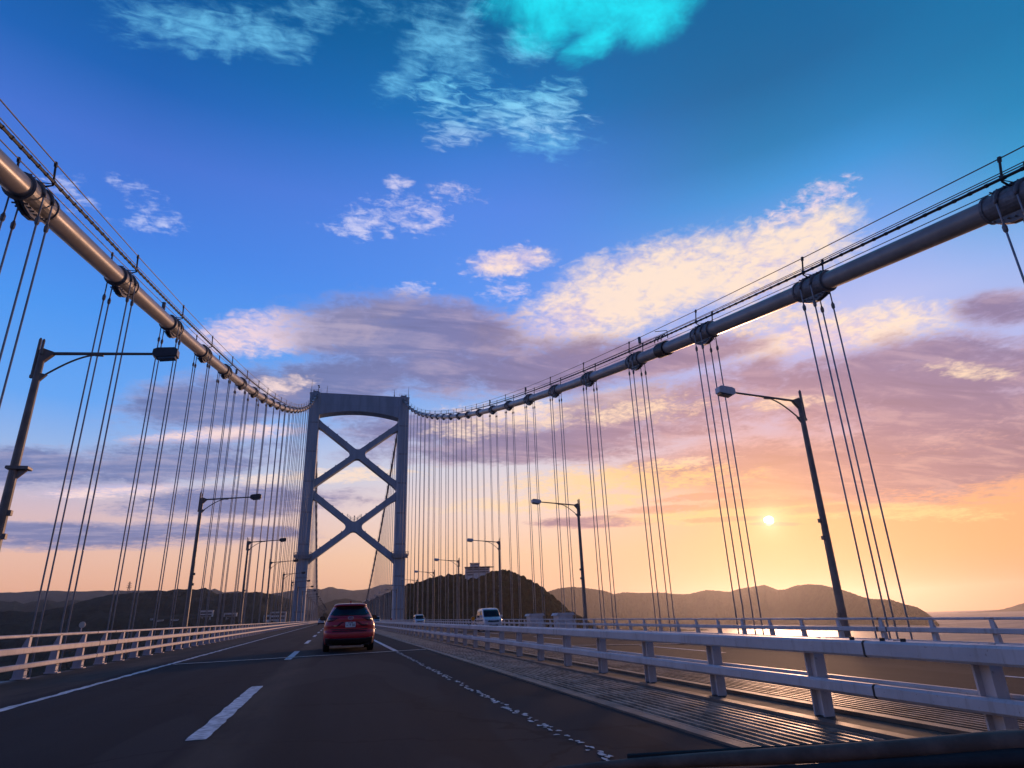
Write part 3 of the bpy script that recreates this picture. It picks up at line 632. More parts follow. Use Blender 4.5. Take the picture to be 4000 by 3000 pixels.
# delineator discs
M_AMBER = mat('amber_reflector', (0.75, 0.27, 0.01), 0.25, nscale=6, namp=0.1)
M_CLEAR = mat('clear_reflector', (0.62, 0.58, 0.5), 0.25, nscale=6, namp=0.1)
M_REDR = mat('red_reflector', (0.45, 0.09, 0.03), 0.3, nscale=6, namp=0.1)
def delineator(x, y, z0, r, m_, label):
    root = empty('delineator', (x, y, z0)); tag(root, label, 'reflector')
    b = MB(); b.tube([(0, 0, 0), (0, 0, 0.16)], 0.018, 8); b.build('stem', M_RAILIN, root)
    b = MB(); b.tube([(0, -0.02, 0.16 + r), (0, 0.012, 0.16 + r)], r, 20); b.build('reflector_disc', m_, root)
    b = MB(); b.tube([(0, 0.012, 0.16 + r), (0, 0.03, 0.16 + r)], r * 1.12, 20); b.build('housing', M_RAILIN, root)
delineator(0.02, 26.5, rz(26.5) + 0.79, 0.075, M_AMBER, 'round amber reflector standing on top of the median barrier')
delineator(0.02, 66.0, rz(66) + 0.79, 0.09, M_REDR, 'small dull red reflector far along the median barrier')
delineator(-13.05, 24.4, rz(24.4) + 1.0, 0.085, M_CLEAR, 'round pale reflector above the top bar of the left guardrail')

# ------------------------------------------------------------------ main cables and hangers
TD = 249.19
CB, CY0, CA = 0.00047704, -189.249, -5.0851
ANY, ANZ, SAG = 545.0, 11.0, 7.0
def zc(y):
    if y <= TD: return CA + CB * (y - CY0) ** 2 + 2.2 * max(0.0, (y - 190) / 59.2) ** 2
    t = (y - TD) / (ANY - TD); zt = CA + CB * (TD - CY0) ** 2 + 2.2
    return zt + (ANZ - zt) * t - 4 * SAG * t * (1 - t)
def slope(y): return math.atan2(zc(y + 0.5) - zc(y - 0.5), 1.0)
STEP, FIRST = 9.8955, 23.298
NUM = ['first', 'second', 'third', 'fourth', 'fifth', 'sixth', 'seventh', 'eighth', 'ninth', 'tenth', 'eleventh', 'twelfth', 'thirteenth', 'fourteenth', 'fifteenth', 'sixteenth', 'seventeenth', 'eighteenth', 'nineteenth', 'twentieth', 'twenty-first', 'twenty-second', 'twenty-third', 'twenty-fourth', 'twenty-fifth', 'twenty-sixth', 'twenty-seventh', 'twenty-eighth', 'twenty-ninth', 'thirtieth', 'thirty-first', 'thirty-second']

def band_mesh():
    b = MB()
    b.tube([(0, -0.95, 0), (0, -0.9, 0), (0, 0.9, 0), (0, 0.95, 0)], [0.47, 0.50, 0.50, 0.47], 24)
    for y in (-0.95, 0.95): b.tube([(0, y - 0.06, 0), (0, y - 0.05, 0), (0, y + 0.05, 0), (0, y + 0.06, 0)], [0.48, 0.545, 0.545, 0.48], 24)
    for s in (-1, 1):                                            # bolted flanges below and above
        b.prism([(-0.98, -0.46), (-0.7, -0.66), (-0.25, -0.80), (0.25, -0.80), (0.7, -0.66), (0.98, -0.46)], 'x', s * 0.09 - 0.05, s * 0.09 + 0.05)
        b.prism([(-0.85, 0.44), (-0.7, 0.62), (0.7, 0.62), (0.85, 0.44)], 'x', s * 0.08 - 0.045, s * 0.08 + 0.045)
    return b
def band_bolts():
    b = MB()
    for k in range(7):
        y = -0.75 + 0.25 * k; z = -0.56 - 0.1 * (1 - abs(y) / 0.8)
        b.tube([(-0.26, y, z), (0.26, y, z)], 0.035, 6)
        b.tube([(-0.24, y, 0.56), (0.24, y, 0.56)], 0.032, 6)
    return b
def saddle_ropes():
    b = MB()
    for y in (-0.36, 0.36):
        pts = [(0.55 * math.cos(a), y, 0.55 * math.sin(a)) for a in [math.pi * (k / 16) * 1.1 - 0.05 * math.pi for k in range(17)]]
        b.tube(pts, 0.055, 8)
        b.tube([(0.52 * math.cos(a), y, 0.52 * math.sin(a)) for a in [math.pi * (k / 16) for k in range(17)]], 0.085, 6)
    return b
BAND = band_mesh(); q_ = band_bolts(); BAND.add(q_.v, q_.f); SADR = saddle_ropes()
def hand_frame():
    b = MB()
    b.tube([(-0.60, 0, 1.47), (-0.60, 0, 0.56), (-0.34, 0, 0.47), (0.34, 0, 0.47), (0.60, 0, 0.56), (0.60, 0, 1.47)], 0.042, 6)
    b.tube([(-0.62, 0, 0.62), (0.62, 0, 0.62)], 0.02, 5)
    for s in (-1, 1): b.box((s * 0.60, 0, 1.4), (0.09, 0.1, 0.2)); b.box((s * 0.595, 0, 0.72), (0.1, 0.12, 0.12))
    return b
FRAME = hand_frame()

def main_cable(X, label, k0, inner):
    root = empty('suspension_cable', (X, 0, 0)); tag(root, label, 'cable')
    ys = [-95 + 2.5 * i for i in range(int((TD + 95) / 2.5) + 1)] + [TD] + [TD + 5 * i for i in range(1, 60)]
    b = MB(); b.tube([(0, y, zc(y)) for y in ys], 0.43, 24); b.build('cable_wrap', M_CABLE, root, smooth=True)
    bands = [FIRST + STEP * k for k in range(k0, 23)] + [TD + 8 + STEP * k for k in range(0, 29)]
    proto = None
    for y in bands:
        if proto is None:
            bo = BAND.build('cable_band', M_BAND, root); bs = FRAME.build('handrail_frame', M_DARK, bo); br = SADR.build('rope_saddle', M_BAND, bo, smooth=True); proto = bo
            o = bo
        else:
            o = proto.copy(); C.objects.link(o); o.parent = root
            for ch in proto.children:
                if y < 130 or ch.name.startswith('handrail'): q = ch.copy(); C.objects.link(q); q.parent = o
        o.location = (0, y, zc(y)); o.rotation_euler = (slope(y), 0, 0)
    for s in (-1, 1):                                            # hand ropes between the frames on the bands
        b = MB()
        yy = [bands[0] - 9.9] + bands
        b.tube([(s * 0.60, y, zc(y) + 1.46) for y in yy], 0.024, 5); b.tube([(s * 0.59, y, zc(y) + 0.92) for y in yy], 0.020, 5)
        b.build('hand_rope', M_DARK, root)
    b = MB(); yy = [-60 + 1.5 * i for i in range(int((TD + 60) / 1.5))]
    b.tube([(inner * 0.66, y, zc(y) + 0.66) for y in yy], 0.06, 7)
    y = 2.0
    while y < 120:
        a = slope(y); dy, dz = math.cos(a) * 0.05, math.sin(a) * 0.05
        b.tube([(inner * 0.66, y - dy, zc(y) + 0.66 - dz), (inner * 0.66, y + dy, zc(y) + 0.66 + dz)], 0.078, 7); y += 0.62
    b.build('utility_cable', M_DARK, root)
    return root
cl = main_cable(-17.0, 'thick brown lit main suspension cable falling along the left side of the bridge', -4, 1)
cr_ = main_cable(17.0, 'thick dark grey main suspension cable on the right side, shaded underneath', -5, -1)
# splice sleeve, loops and lamp on the right cable
y = 38.6; b = MB(); a = slope(y); d = Vector((0, math.cos(a), math.sin(a)))
c0 = Vector((0, y, zc(y))); b.tube([c0 - d * 0.62, c0 - d * 0.6, c0 + d * 0.6, c0 + d * 0.62], [0.5, 0.55, 0.55, 0.5], 24); b.build('splice_sleeve', M_DARK, cr_)
b = MB()
for k in range(3):
    q = c0 + d * (-0.6 + 0.5 * k) + Vector((-0.25, 0, 0.62)); b.tube([q + Vector((0, 0.35 * math.cos(t), 0.28 * math.sin(t) + 0.1)) for t in [math.pi * j / 8 for j in range(9)]], 0.045, 6)
b.tube([c0 + Vector((-.3, -1.3, 0.3)), c0 + Vector((-.3, -1.3, .9)), c0 + Vector((-.3, 0.4, 1.6))], 0.03, 5)
b.build('cable_loops', M_DARK, cr_)
def cable_lamp(parent, y, x):
    b = MB(); q = Vector((x, y, zc(y) + 1.0)); b.tube([q, q + Vector((0, 0, .5))], 0.12, 10); b.tube([q + Vector((0, 0, -.4)), q], 0.03, 6); b.build('marker_lamp', M_BAND, parent)
cable_lamp(cr_, 41.0, -0.6); cable_lamp(cl, 42.4, -0.5); cable_lamp(cl, 72.0, -0.5); cable_lamp(cr_, 72.6, -0.5); cable_lamp(cr_, 92.4, -0.5)

def hanger(X, y, idx, label, group, detail):
    zr = rz(y) - 2.4
    root = empty('hanger', (X, y, zr)); tag(root, label, 'hanger rope', group)
    if detail == 0:
        b = MB()
        for dx in (-0.5, 0.5):
            for dy in (-0.36, 0.36): b.tube([(dx, dy, 0), (dx, dy, zc(y + dy) - zr)], 0.04, 4)
        bpy.data.objects.remove(root); o = b.build('hanger', M_ROPE, loc=(X, y, zr)); return tag(o, label, 'hanger rope', group)
    for dx in (-0.53, 0.53):
        for dy in (-0.36, 0.36):
            top = zc(y + dy) - zr
            b = MB(); b.tube([(dx, dy, 0), (dx, dy, top - 1.15)], 0.037, 7); b.tube([(dx, dy, top - 1.15), (dx, dy, top + 0.05)], 0.031, 7)
            rp = b.build('rope', M_ROPE, root, smooth=True)
            if detail == 2:
                b = MB(); b.tube([(dx, dy, top - 1.28), (dx, dy, top - 1.22), (dx, dy, top - 1.05), (dx, dy, top - 1.0), (dx, dy, top - .93)], [0.05, 0.078, 0.085, 0.06, 0.04], 8)
                b.build('socket', M_BAND, rp)
    return root
for side, X, k0 in (('left', -17.0, -1), ('right', 17.0, -1)):
    n = 0
    for k in range(k0, 23):
        y = FIRST + STEP * k
        hanger(X, y, n, '%s set of four slim hanger ropes from the camera under the %s main cable' % (NUM[n], side), 'hangers below the %s cable before the tower' % side, 2 if n < 9 else 1); n += 1
    for k in range(0, 27):
        y = TD + 8 + STEP * k
        hanger(X, y, k, '%s set of distant hanger ropes past the tower under the %s cable' % (NUM[k], side), 'hangers of the %s cable beyond the tower' % side, 0)

# ------------------------------------------------------------------ tower
def tower():
    root = empty('bridge_tower', (0, TD, rz(TD))); tag(root, 'tall grey blue steel bridge tower with two X braces and arched top beam', 'bridge tower')
    D2 = 3.0
    def leg(s):
        b = MB(); x0, x1 = 15.2, 19.3; c = 0.35
        prof = [(x0 + c, -D2), (x1 - c, -D2), (x1, -D2 + c), (x1, D2 - c), (x1 - c, D2), (x0 + c, D2), (x0, D2 - c), (x0, -D2 + c)]
        b.prism([(s * p, q) for p, q in prof], 'z', SEA - 1, 85.3)
        o = b.build('leg', M_STEEL, root)
        b = MB()
        for i, z in enumerate((4, 15.5, 27, 38.5, 50, 61.5, 73)):  # site joints between blocks
            b.box((s * 17.25, -D2 - 0.003, z), (3.3, 0.012, 0.55)); b.box((s * (x0 - 0.003), 0, z), (0.012, 5.2, 0.5)); b.box((s * (x1 + 0.003), 0, z), (0.012, 5.2, 0.5))
        b.build('splice_plate', M_BAND2, o)
        b = MB()                                                  # stiffener ribs near the deck
        for dx in (-1.1, 0, 1.1): b.box((s * 17.25 + dx, -D2 - 0.06, 7), (0.12, 0.14, 13))
        b.build('stiffeners', M_STEEL, o)
        b = MB(); z = 22.9
        b.box((s * 17.25, 0, z), (6.0, 8.2, 0.6)); b.box((s * 17.25, -3.3, z - 0.6), (5.4, 1.4, 0.8))
        pf = b.build('platform', M_BAND2, root)
        b = MB()
        for zz in (0.6, 1.2):
            q = [(s * 17.25 - 3, -4.1), (s * 17.25 + 3, -4.1), (s * 17.25 + 3, 4.1), (s * 17.25 - 3, 4.1), (s * 17.25 - 3, -4.1)]
            b.tube([(px, py, z + zz) for px, py in q], 0.08, 5)
        for px in range(-3, 4):
            for py in (-4.1, 4.1): b.tube([(s * 17.25 + px, py, z), (s * 17.25 + px, py, z + 1.25)], 0.07, 5)
        b.build('railing', M_BAND2, pf)
    leg(-1); leg(1)
    # top beam with arched soffit
    prof = [(-15.25, 85.25), (-15.25, 76.4)] + [(-15.25 + 30.5 * t, 76.4 + 2.0 * (1 - (2 * t - 1) ** 2)) for t in [i / 24 for i in range(1, 24)]] + [(15.25, 76.4), (15.25, 85.25)]
    b = MB(); b.prism(prof, 'y', -2.6, 2.6); tb = b.build('top_beam', M_STEEL, root)
    b = MB()
    for x in (-7.5, 0, 7.5): b.box((x, -2.603, 81.6), (0.07, 0.012, 6.3))
    b.box((0, -2.603, 80.6), (30, 0.012, 0.06)); b.build('panel_seams', M_BAND2, tb)
    b = MB(); b.box((0, 0, 85.32), (39.0, 5.0, 0.14)); b.build('top_deck', M_BAND2, root)
    for zm, H in ((61.3, 11.9), (33.6, 11.8)):
        W = 15.3; th = math.atan2(H, W); c, s = math.cos(th), math.sin(th); w = 1.07
        poly = [(0, w / c), (W - 1.6, (W - 1.6) * H / W + w / c), (W, H + w / c + 0.35), (W, H - w / c - 0.35), (W - 1.6, (W - 1.6) * H / W - w / c), (w / s, 0), (W - 1.6, -(W - 1.6) * H / W + w / c), (W, -H + w / c + .35), (W, -H - w / c - .35),
                (W - 1.6, -(W - 1.6) * H / W - w / c), (0, -w / c), (-W + 1.6, -(W - 1.6) * H / W - w / c), (-W, -H - w / c - .35), (-W, -H + w / c + .35), (-W + 1.6, -(W - 1.6) * H / W + w / c), (-w / s, 0), (-W + 1.6, (W - 1.6) * H / W - w / c), (-W, H - w / c - .35), (-W, H + w / c + .35), (-W + 1.6, (W - 1.6) * H / W + w / c)]
        rr = [1.9 if i in (0, 5, 10, 15) else 0 for i in range(20)]
        poly = [(x, z + zm) for x, z in fillet(poly, rr, 8)]
        b = MB(); b.prism(poly, 'y', -1.7, 1.7); cb = b.build('cross_brace', M_STEEL, root)
        b = MB()
        for sx in (-1, 1):
            for sz in (-1, 1):
                for f in (0.28, 0.52, 0.76):
                    x = sx * W * f; z = zm + sz * H * f + w / c + 0.12; b.box((x, -1.2, z), (0.3, 0.3, 0.55))
        b.build('hoist_lugs', M_BAND2, cb)
    b = MB()                                                       # gallery in the notch of the lower brace
    for x in (-2.6, -1.3, 0, 1.3, 2.6):
        z0 = 33.6 + 2.0 + max(0, abs(x) - 0.8) * 0.78; b.tube([(x, -1.5, z0), (x, -1.5, z0 + 1.25)], 0.06, 5); b.tube([(x, 1.5, z0), (x, 1.5, z0 + 1.25)], 0.06, 5)
    for dz in (0.65, 1.25):
        for yy in (-1.5, 1.5): b.tube([(x, yy, 33.6 + 2.0 + max(0, abs(x) - 0.8) * 0.78 + dz) for x in (-2.6, -1.3, -.8, 0, .8, 1.3, 2.6)], 0.05, 5)
    b.tube([(0.1, -1.5, 35.6), (0.1, -1.5, 37.3)], 0.12, 6); b.tube([(0.1, -1.5, 37.2), (0.1, -1.5, 37.6)], 0.25, 8)
    b.build('gallery_railing', M_BAND2, root)
    for s in (-1, 1):                                              # cable saddles, rails and masts on the leg tops
        b = MB(); b.bbox((s * 17.0, 0, 85.7), (1.6, 4.4, 0.8), 0.2); b.box((s * 17.0, -2.4, 85.5), (2.6, 0.2, 0.4)); b.build('saddle_housing', M_STEEL, root)
        b = MB()
        for px in (-2, -1, 0, 1, 2): b.tube([(s * 17.25 + px, -2.7, 85.3), (s * 17.25 + px, -2.7, 86.6)], 0.04, 5)
        for dz in (0.65, 1.3): b.tube([(s * 17.25 - 2, -2.7, 85.3 + dz), (s * 17.25 + 2, -2.7, 85.3 + dz)], 0.04, 5)
        b.box((s * 17.9, -2.4, 85.9), (0.4, 0.4, 1.0)); b.box((s * 16.2, -2.5, 85.8), (0.3, 0.3, 0.8))
        b.build('top_railing', M_BAND2, root)
    def mast(x, h, r, extra=None):
        b = MB(); b.tube([(x, -1.8, 85.3), (x, -1.8, 85.3 + h * .6), (x, -1.8, 85.3 + h)], [r, r * .8, r * .4], 6)
        if extra == 'wind':
            b.box((x, -1.8, 85.3 + h), (0.7, 0.3, 0.35)); b.box((x + 0.25, -1.8, 85.3 + h * 0.8), (0.35, 0.35, 0.5)); b.tube([(x, -1.8, 85.3 + h * 0.5), (x - .7, -1.8, 85.3 + h * .35)], 0.05, 5)
        if extra == 'arms': b.tube([(x - 1.0, -1.8, 85.3 + h * .97), (x, -1.8, 85.3 + h), (x + .8, -1.8, 85.3 + h * .99)], 0.05, 5); b.box((x, -1.8, 85.8), (.35, .35, 1.0))
        b.build('mast', M_DARK, root)
    mast(-18.9, 5.6, 0.09); mast(-16.3, 3.2, 0.12, 'wind'); mast(-13.0, 3.4, 0.10); mast(13.3, 3.2, 0.12, 'arms'); mast(19.0, 5.0, 0.09)
    b = MB(); b.box((-16.5, -3.6, 8.0), (1.0, 0.8, 2.6)); b.build('service_cabinet', M_RAILIN, root)
    b = MB()
    for s in (-1, 1): b.box((s * 17.25, 0, SEA - 5), (14, 16, 18))
    b.build('pier', M_CONC, root)
M_BAND2 = mat('tower_trim', (0.30, 0.32, 0.35), 0.5, nscale=2, namp=0.25)
tower()
b = MB(); b.box((17, 552, -20), (10, 30, 60)); b.box((-17, 552, -20), (10, 30, 60)); b.box((0, 556, -32), (40, 30, 48))
tag(b.build('anchorage', M_CONC), 'massive concrete cable anchorage under the road beyond the tower', 'anchorage')

# ------------------------------------------------------------------ street lamps
def lamp_proto(s, headm):
    """s = +1: arm reaches towards +X; origin at the pole foot"""
    root = empty('street_lamp'); H = 9.98
    b = MB(); b.tube([(0, 0, 0), (0, 0, 1.2), (0, 0, H - 1.2), (0, 0, H)], [0.165, 0.16, 0.112, 0.105], 14)
    for z in (0.9, 4.6, 3.9): b.box((s * 0.16, 0, z), (0.12, 0.14, 0.16))
    po = b.build('pole', M_POLE, root, smooth=False)
    b = MB(); b.box((0, 0, 0.02), (0.55, 0.55, 0.06)); b.box((s * 0.75, 0, -0.5), (2.1, 0.5, 0.4)); b.box((0, 0, -0.3), (0.5, 0.5, 0.6)); b.build('base_plate', M_POLE, root)
    b = MB(); b.tube([(s * 0.05, 0, H - 0.12), (s * 3.32, 0, H + 0.12)], [0.058, 0.045], 10)
    b.prism([(s * 0.02, H - 0.5), (s * 0.34, H - 0.14), (s * 0.34, H - 0.06), (s * 0.02, H + 0.05)], 'y', -0.08, 0.08); b.build('arm', M_POLE, root)
    b = MB(); pts = []
    for i in range(11):
        t = i / 10; pts.append((s * (0.08 + 1.62 * t), 0, H - 0.98 + 0.92 * math.sin(t * math.pi / 2 * 0.96) + 0.03 * t))
    b.tube(pts, 0.032, 8); b.box((s * 1.66, 0, H - 0.03), (0.26, 0.07, 0.12)); b.prism([(s * 0.06, H - 1.15), (s * 0.28, H - 0.86), (s * .06, H - .82)], 'y', -0.05, 0.05); b.build('brace', M_POLE, root)
    R_ = Matrix.Rotation(-s * 0.10, 3, 'Y')
    b = MB(); prof = [(-0.40, -0.06), (-0.36, 0.14), (-0.22, 0.19), (0.30, 0.19), (0.40, 0.12), (0.38, -0.12), (-0.3, -0.15)]
    b.prism([(s * x, z) for x, z in prof], 'y', -0.17, 0.17); b.v = [tuple(R_ @ Vector(v)) for v in b.v]
    h = b.build('lamp_head', headm, root, loc=(s * 3.68, 0, H + 0.14))
    b = MB(); b.prism([(s * -0.26, -0.13), (s * 0.34, -0.10), (s * 0.31, -0.20), (s * -0.2, -0.22)], 'y', -0.14, 0.14); b.v = [tuple(R_ @ Vector(v)) for v in b.v]; b.build('lens', M_GLASSD, h)
    b = MB(); b.tube([(-s * 0.15, 0, H - 1.0), (-s * 0.15, 0, H + 0.38), (-s * .15, 0, H + .44)], [0.05, 0.05, 0.02], 8); b.tube([(s * 0.02, -0.16, H - 0.2), (s * 0.02, -0.16, H + 0.28), (s * .02, -.16, H + .34)], [0.045, 0.045, 0.02], 8); b.box((-s * 0.14, 0, H - 0.95), (0.12, 0.1, 0.1)); b.build('antenna_pipes', M_POLE, root)
    return root
def lamps(s, X, headm, side, zf):
    p = lamp_proto(s, headm)
    if s > 0:
        b = MB(); b.bbox((0.12, 0, 5.98), (0.62, 0.34, 0.1), 0.02); b.prism([(0.08, 5.95), (0.40, 5.95), (0.08, 5.6)], 'y', -0.04, 0.04); br = b.build('bracket_shelf', M_POLE, p)
    for k in range(0, 24):
        y = 22.7 + 28.4 * k
        o = p if k == 0 else copy_tree(p)
        if k: [bpy.data.objects.remove(ch) for ch in list(o.children) if ch.name.startswith('bracket_shelf')]
        o.location = (X, y, zf(y)); nm = 'nearest' if k == 0 else NUM[k]
        tag(o, ('%s dark street lamp with long arm, standing along the %s railing' % (nm, side)) if k else ('large nearest street lamp on the %s, its pole cut by the frame edge' % side if s > 0 else 'large nearest brown street lamp on the right with pale head'), 'street lamp', 'street lamps along the %s railing' % side)
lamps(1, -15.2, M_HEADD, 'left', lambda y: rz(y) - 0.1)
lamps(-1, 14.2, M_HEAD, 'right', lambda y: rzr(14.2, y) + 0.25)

# ------------------------------------------------------------------ vehicles
def interp(rows, z):
    if z <= rows[0][0]: return rows[0]
    for a, b in zip(rows, rows[1:]):
        if z <= b[0]:
            t = (z - a[0]) / max(1e-6, b[0] - a[0]); return tuple(p + (q - p) * t for p, q in zip(a, b))
    return rows[-1]
class Shell:
    """body made of stacked plan outlines: rows of (z, half width, rear y, front y, rear corner depth, front corner depth)"""
    def __init__(s, rows, n=2.8): s.rows = rows; s.n = n
    def rear(s, x, z, eps=0.0):
        _, w, r, f, d, df = interp(s.rows, z); q = min(0.999, abs(x) / w)
        return r + d * (1 - (1 - q ** s.n) ** (1 / s.n)) - eps
    def outline(s, row, K=14):
        z, w, r, f, d, df = row; pts = []
        for i in range(K + 1):
            t = math.pi / 2 * i / K; x = w * math.sin(t) ** (2 / s.n); pts.append((x, r + d * (1 - math.cos(t) ** (2 / s.n))))
        for i in range(K, -1, -1):
            t = math.pi / 2 * i / K; x = w * math.sin(t) ** (2 / s.n); pts.append((x, f - df * (1 - math.cos(t) ** (2 / s.n))))
        full = pts + [(-x, y) for x, y in reversed(pts[1:-1])]
        return [Vector((x, y, z)) for x, y in full]
    def body(s, zs, name, m_, parent):
        b = MB(); rings = [s.outline((z,) + interp(s.rows, z)[1:]) for z in zs]; n = len(rings[0])
        for r in rings: b.v += [tuple(p) for p in r]
        for j in range(len(rings) - 1):
            for i in range(n):
                k = (i + 1) % n; b.f.append((j * n + i, j * n + k, (j + 1) * n + k, (j + 1) * n + i))
        b.f.append(tuple(range(n))); b.f.append(tuple(range(n * (len(rings) - 1), n * len(rings))))
        return b.build(name, m_, parent, smooth=True)
    def patch(s, cols, nz, name, m_, parent, eps=0.006, th=0.02, smooth=True):
        """rear-face panel from columns (x, z low, z high), laid a few mm proud of the body"""
        b = MB()
        for x, z0, z1 in cols:
            for j in range(nz + 1):
                z = z0 + (z1 - z0) * j / nz; b.v.append((x, s.rear(x, z, eps), z))
        m = nz + 1
        for i in range(len(cols) - 1):
            for j in range(nz): b.f.append((i * m + j, (i + 1) * m + j, (i + 1) * m + j + 1, i * m + j + 1))
        o = b.build(name, m_, parent, smooth=smooth, fix=False)
        md = o.modifiers.new('thickness', 'SOLIDIFY'); md.thickness = th; md.offset = -1
        return o
    def side(s, sgn, rows, name, m_, parent, eps=0.006, ny=6):
        b = MB()
        for z, y0, y1 in rows:
            w = interp(s.rows, z)[1]
            for j in range(ny + 1): b.v.append((sgn * (w + eps), y0 + (y1 - y0) * j / ny, z))
        m = ny + 1
        for i in range(len(rows) - 1):
            for j in range(ny): b.f.append((i * m + j, i * m + j + 1, (i + 1) * m + j + 1, (i + 1) * m + j))
        o = b.build(name, m_, parent, smooth=True, fix=False)
        md = o.modifiers.new('thickness', 'SOLIDIFY'); md.thickness = 0.012; md.offset = 0
        return o
def wheel(parent, x, y, r, w, rim_m):
    b = MB(); pr = [(-w / 2, r * 0.62), (-w / 2, r * 0.93), (-w * 0.38, r), (w * 0.38, r), (w / 2, r * 0.93), (w / 2, r * 0.62)]; n = 28
    for k in range(n):
        a = 2 * math.pi * k / n
        for px, pr_ in pr: b.v.append((x + px, y + pr_ * math.cos(a), r + pr_ * math.sin(a)))
    m = len(pr)
    for k in range(n):
        for j in range(m): b.f.append((k * m + j, k * m + (j + 1) % m, ((k + 1) % n) * m + (j + 1) % m, ((k + 1) % n) * m + j))
    t = b.build('wheel', M_RUBBER, parent, smooth=False)
    b = MB(); b.tube([(x - w * 0.4, y, r), (x + w * 0.4, y, r)], r * 0.62, 20)
    for k in range(5):
        a = 2 * math.pi * k / 5; b.tube([(x + math.copysign(w * 0.45, x), y, r), (x + math.copysign(w * 0.45, x), y + r * .58 * math.cos(a), r + r * .58 * math.sin(a))], 0.03, 5)
    b.build('rim', rim_m, t)
def smoothz(zs):
    out = []
    for a, b, n in zs: out += [a + (b - a) * i / n for i in range(n)]
    return out + [zs[-1][1]]

M_RED = mat('red_car_paint', (0.56, 0.012, 0.028), 0.34, nscale=3, namp=0.08, coat=0.45)
M_WCAR = mat('white_car_paint', (0.72, 0.72, 0.74), 0.28, nscale=3, namp=0.05, coat=0.8)
M_GCAR = mat('grey_car_paint', (0.38, 0.39, 0.42), 0.28, nscale=3, namp=0.05, metal=0.4, coat=0.8)
M_GLASS = mat('car_glass', (0.012, 0.014, 0.018), 0.06, nscale=2, namp=0.1, spec=0.6)
M_PLAST = mat('black_plastic', (0.022, 0.022, 0.024), 0.55, nscale=9, namp=0.2)
M_TAIL = mat('tail_lamp_red', (0.16, 0.008, 0.010), 0.1, nscale=8, col2=(0.035, 0.004, 0.006), coat=0.2)
M_TAILC = mat('tail_lamp_clear', (0.16, 0.05, 0.045), 0.15, nscale=8, namp=0.3, coat=0.3)
M_CHROME = mat('chrome', (0.72, 0.72, 0.74), 0.14, metal=1.0, nscale=5, namp=0.05)
M_PLATE = mat('plate_white', (0.78, 0.80, 0.80), 0.5, nscale=8, namp=0.05)
M_GREEN = mat('plate_green', (0.015, 0.07, 0.05), 0.5, nscale=8, namp=0.1)
M_HEADL = mat('headlamp_glass', (0.55, 0.57, 0.6), 0.08, nscale=8, namp=0.3, coat=1.0)
M_STICK = mat('blue_sticker', (0.10, 0.28, 0.65), 0.4, nscale=8, namp=0.1)

def text_mesh(body, size, m_, parent, loc, name, width=None, bold=0.0):
    cu = bpy.data.curves.new(name, 'FONT'); cu.body = body; cu.size = size; cu.align_x = 'CENTER'; cu.align_y = 'CENTER'; cu.extrude = 0.002; cu.offset = bold
    to = bpy.data.objects.new(name, cu); C.objects.link(to); bpy.context.view_layer.update()
    me = bpy.data.meshes.new_from_object(to.evaluated_get(bpy.context.evaluated_depsgraph_get())); bpy.data.objects.remove(to)
    o = bpy.data.objects.new(name, me); C.objects.link(o); me.materials.clear(); me.materials.append(m_)
    o.parent = parent; o.location = loc; o.rotation_euler = (rad(90), 0, 0)
    if width and o.dimensions.x > 0: o.scale.x = width / max(1e-4, max(v.co.x for v in me.vertices) - min(v.co.x for v in me.vertices))
    return o

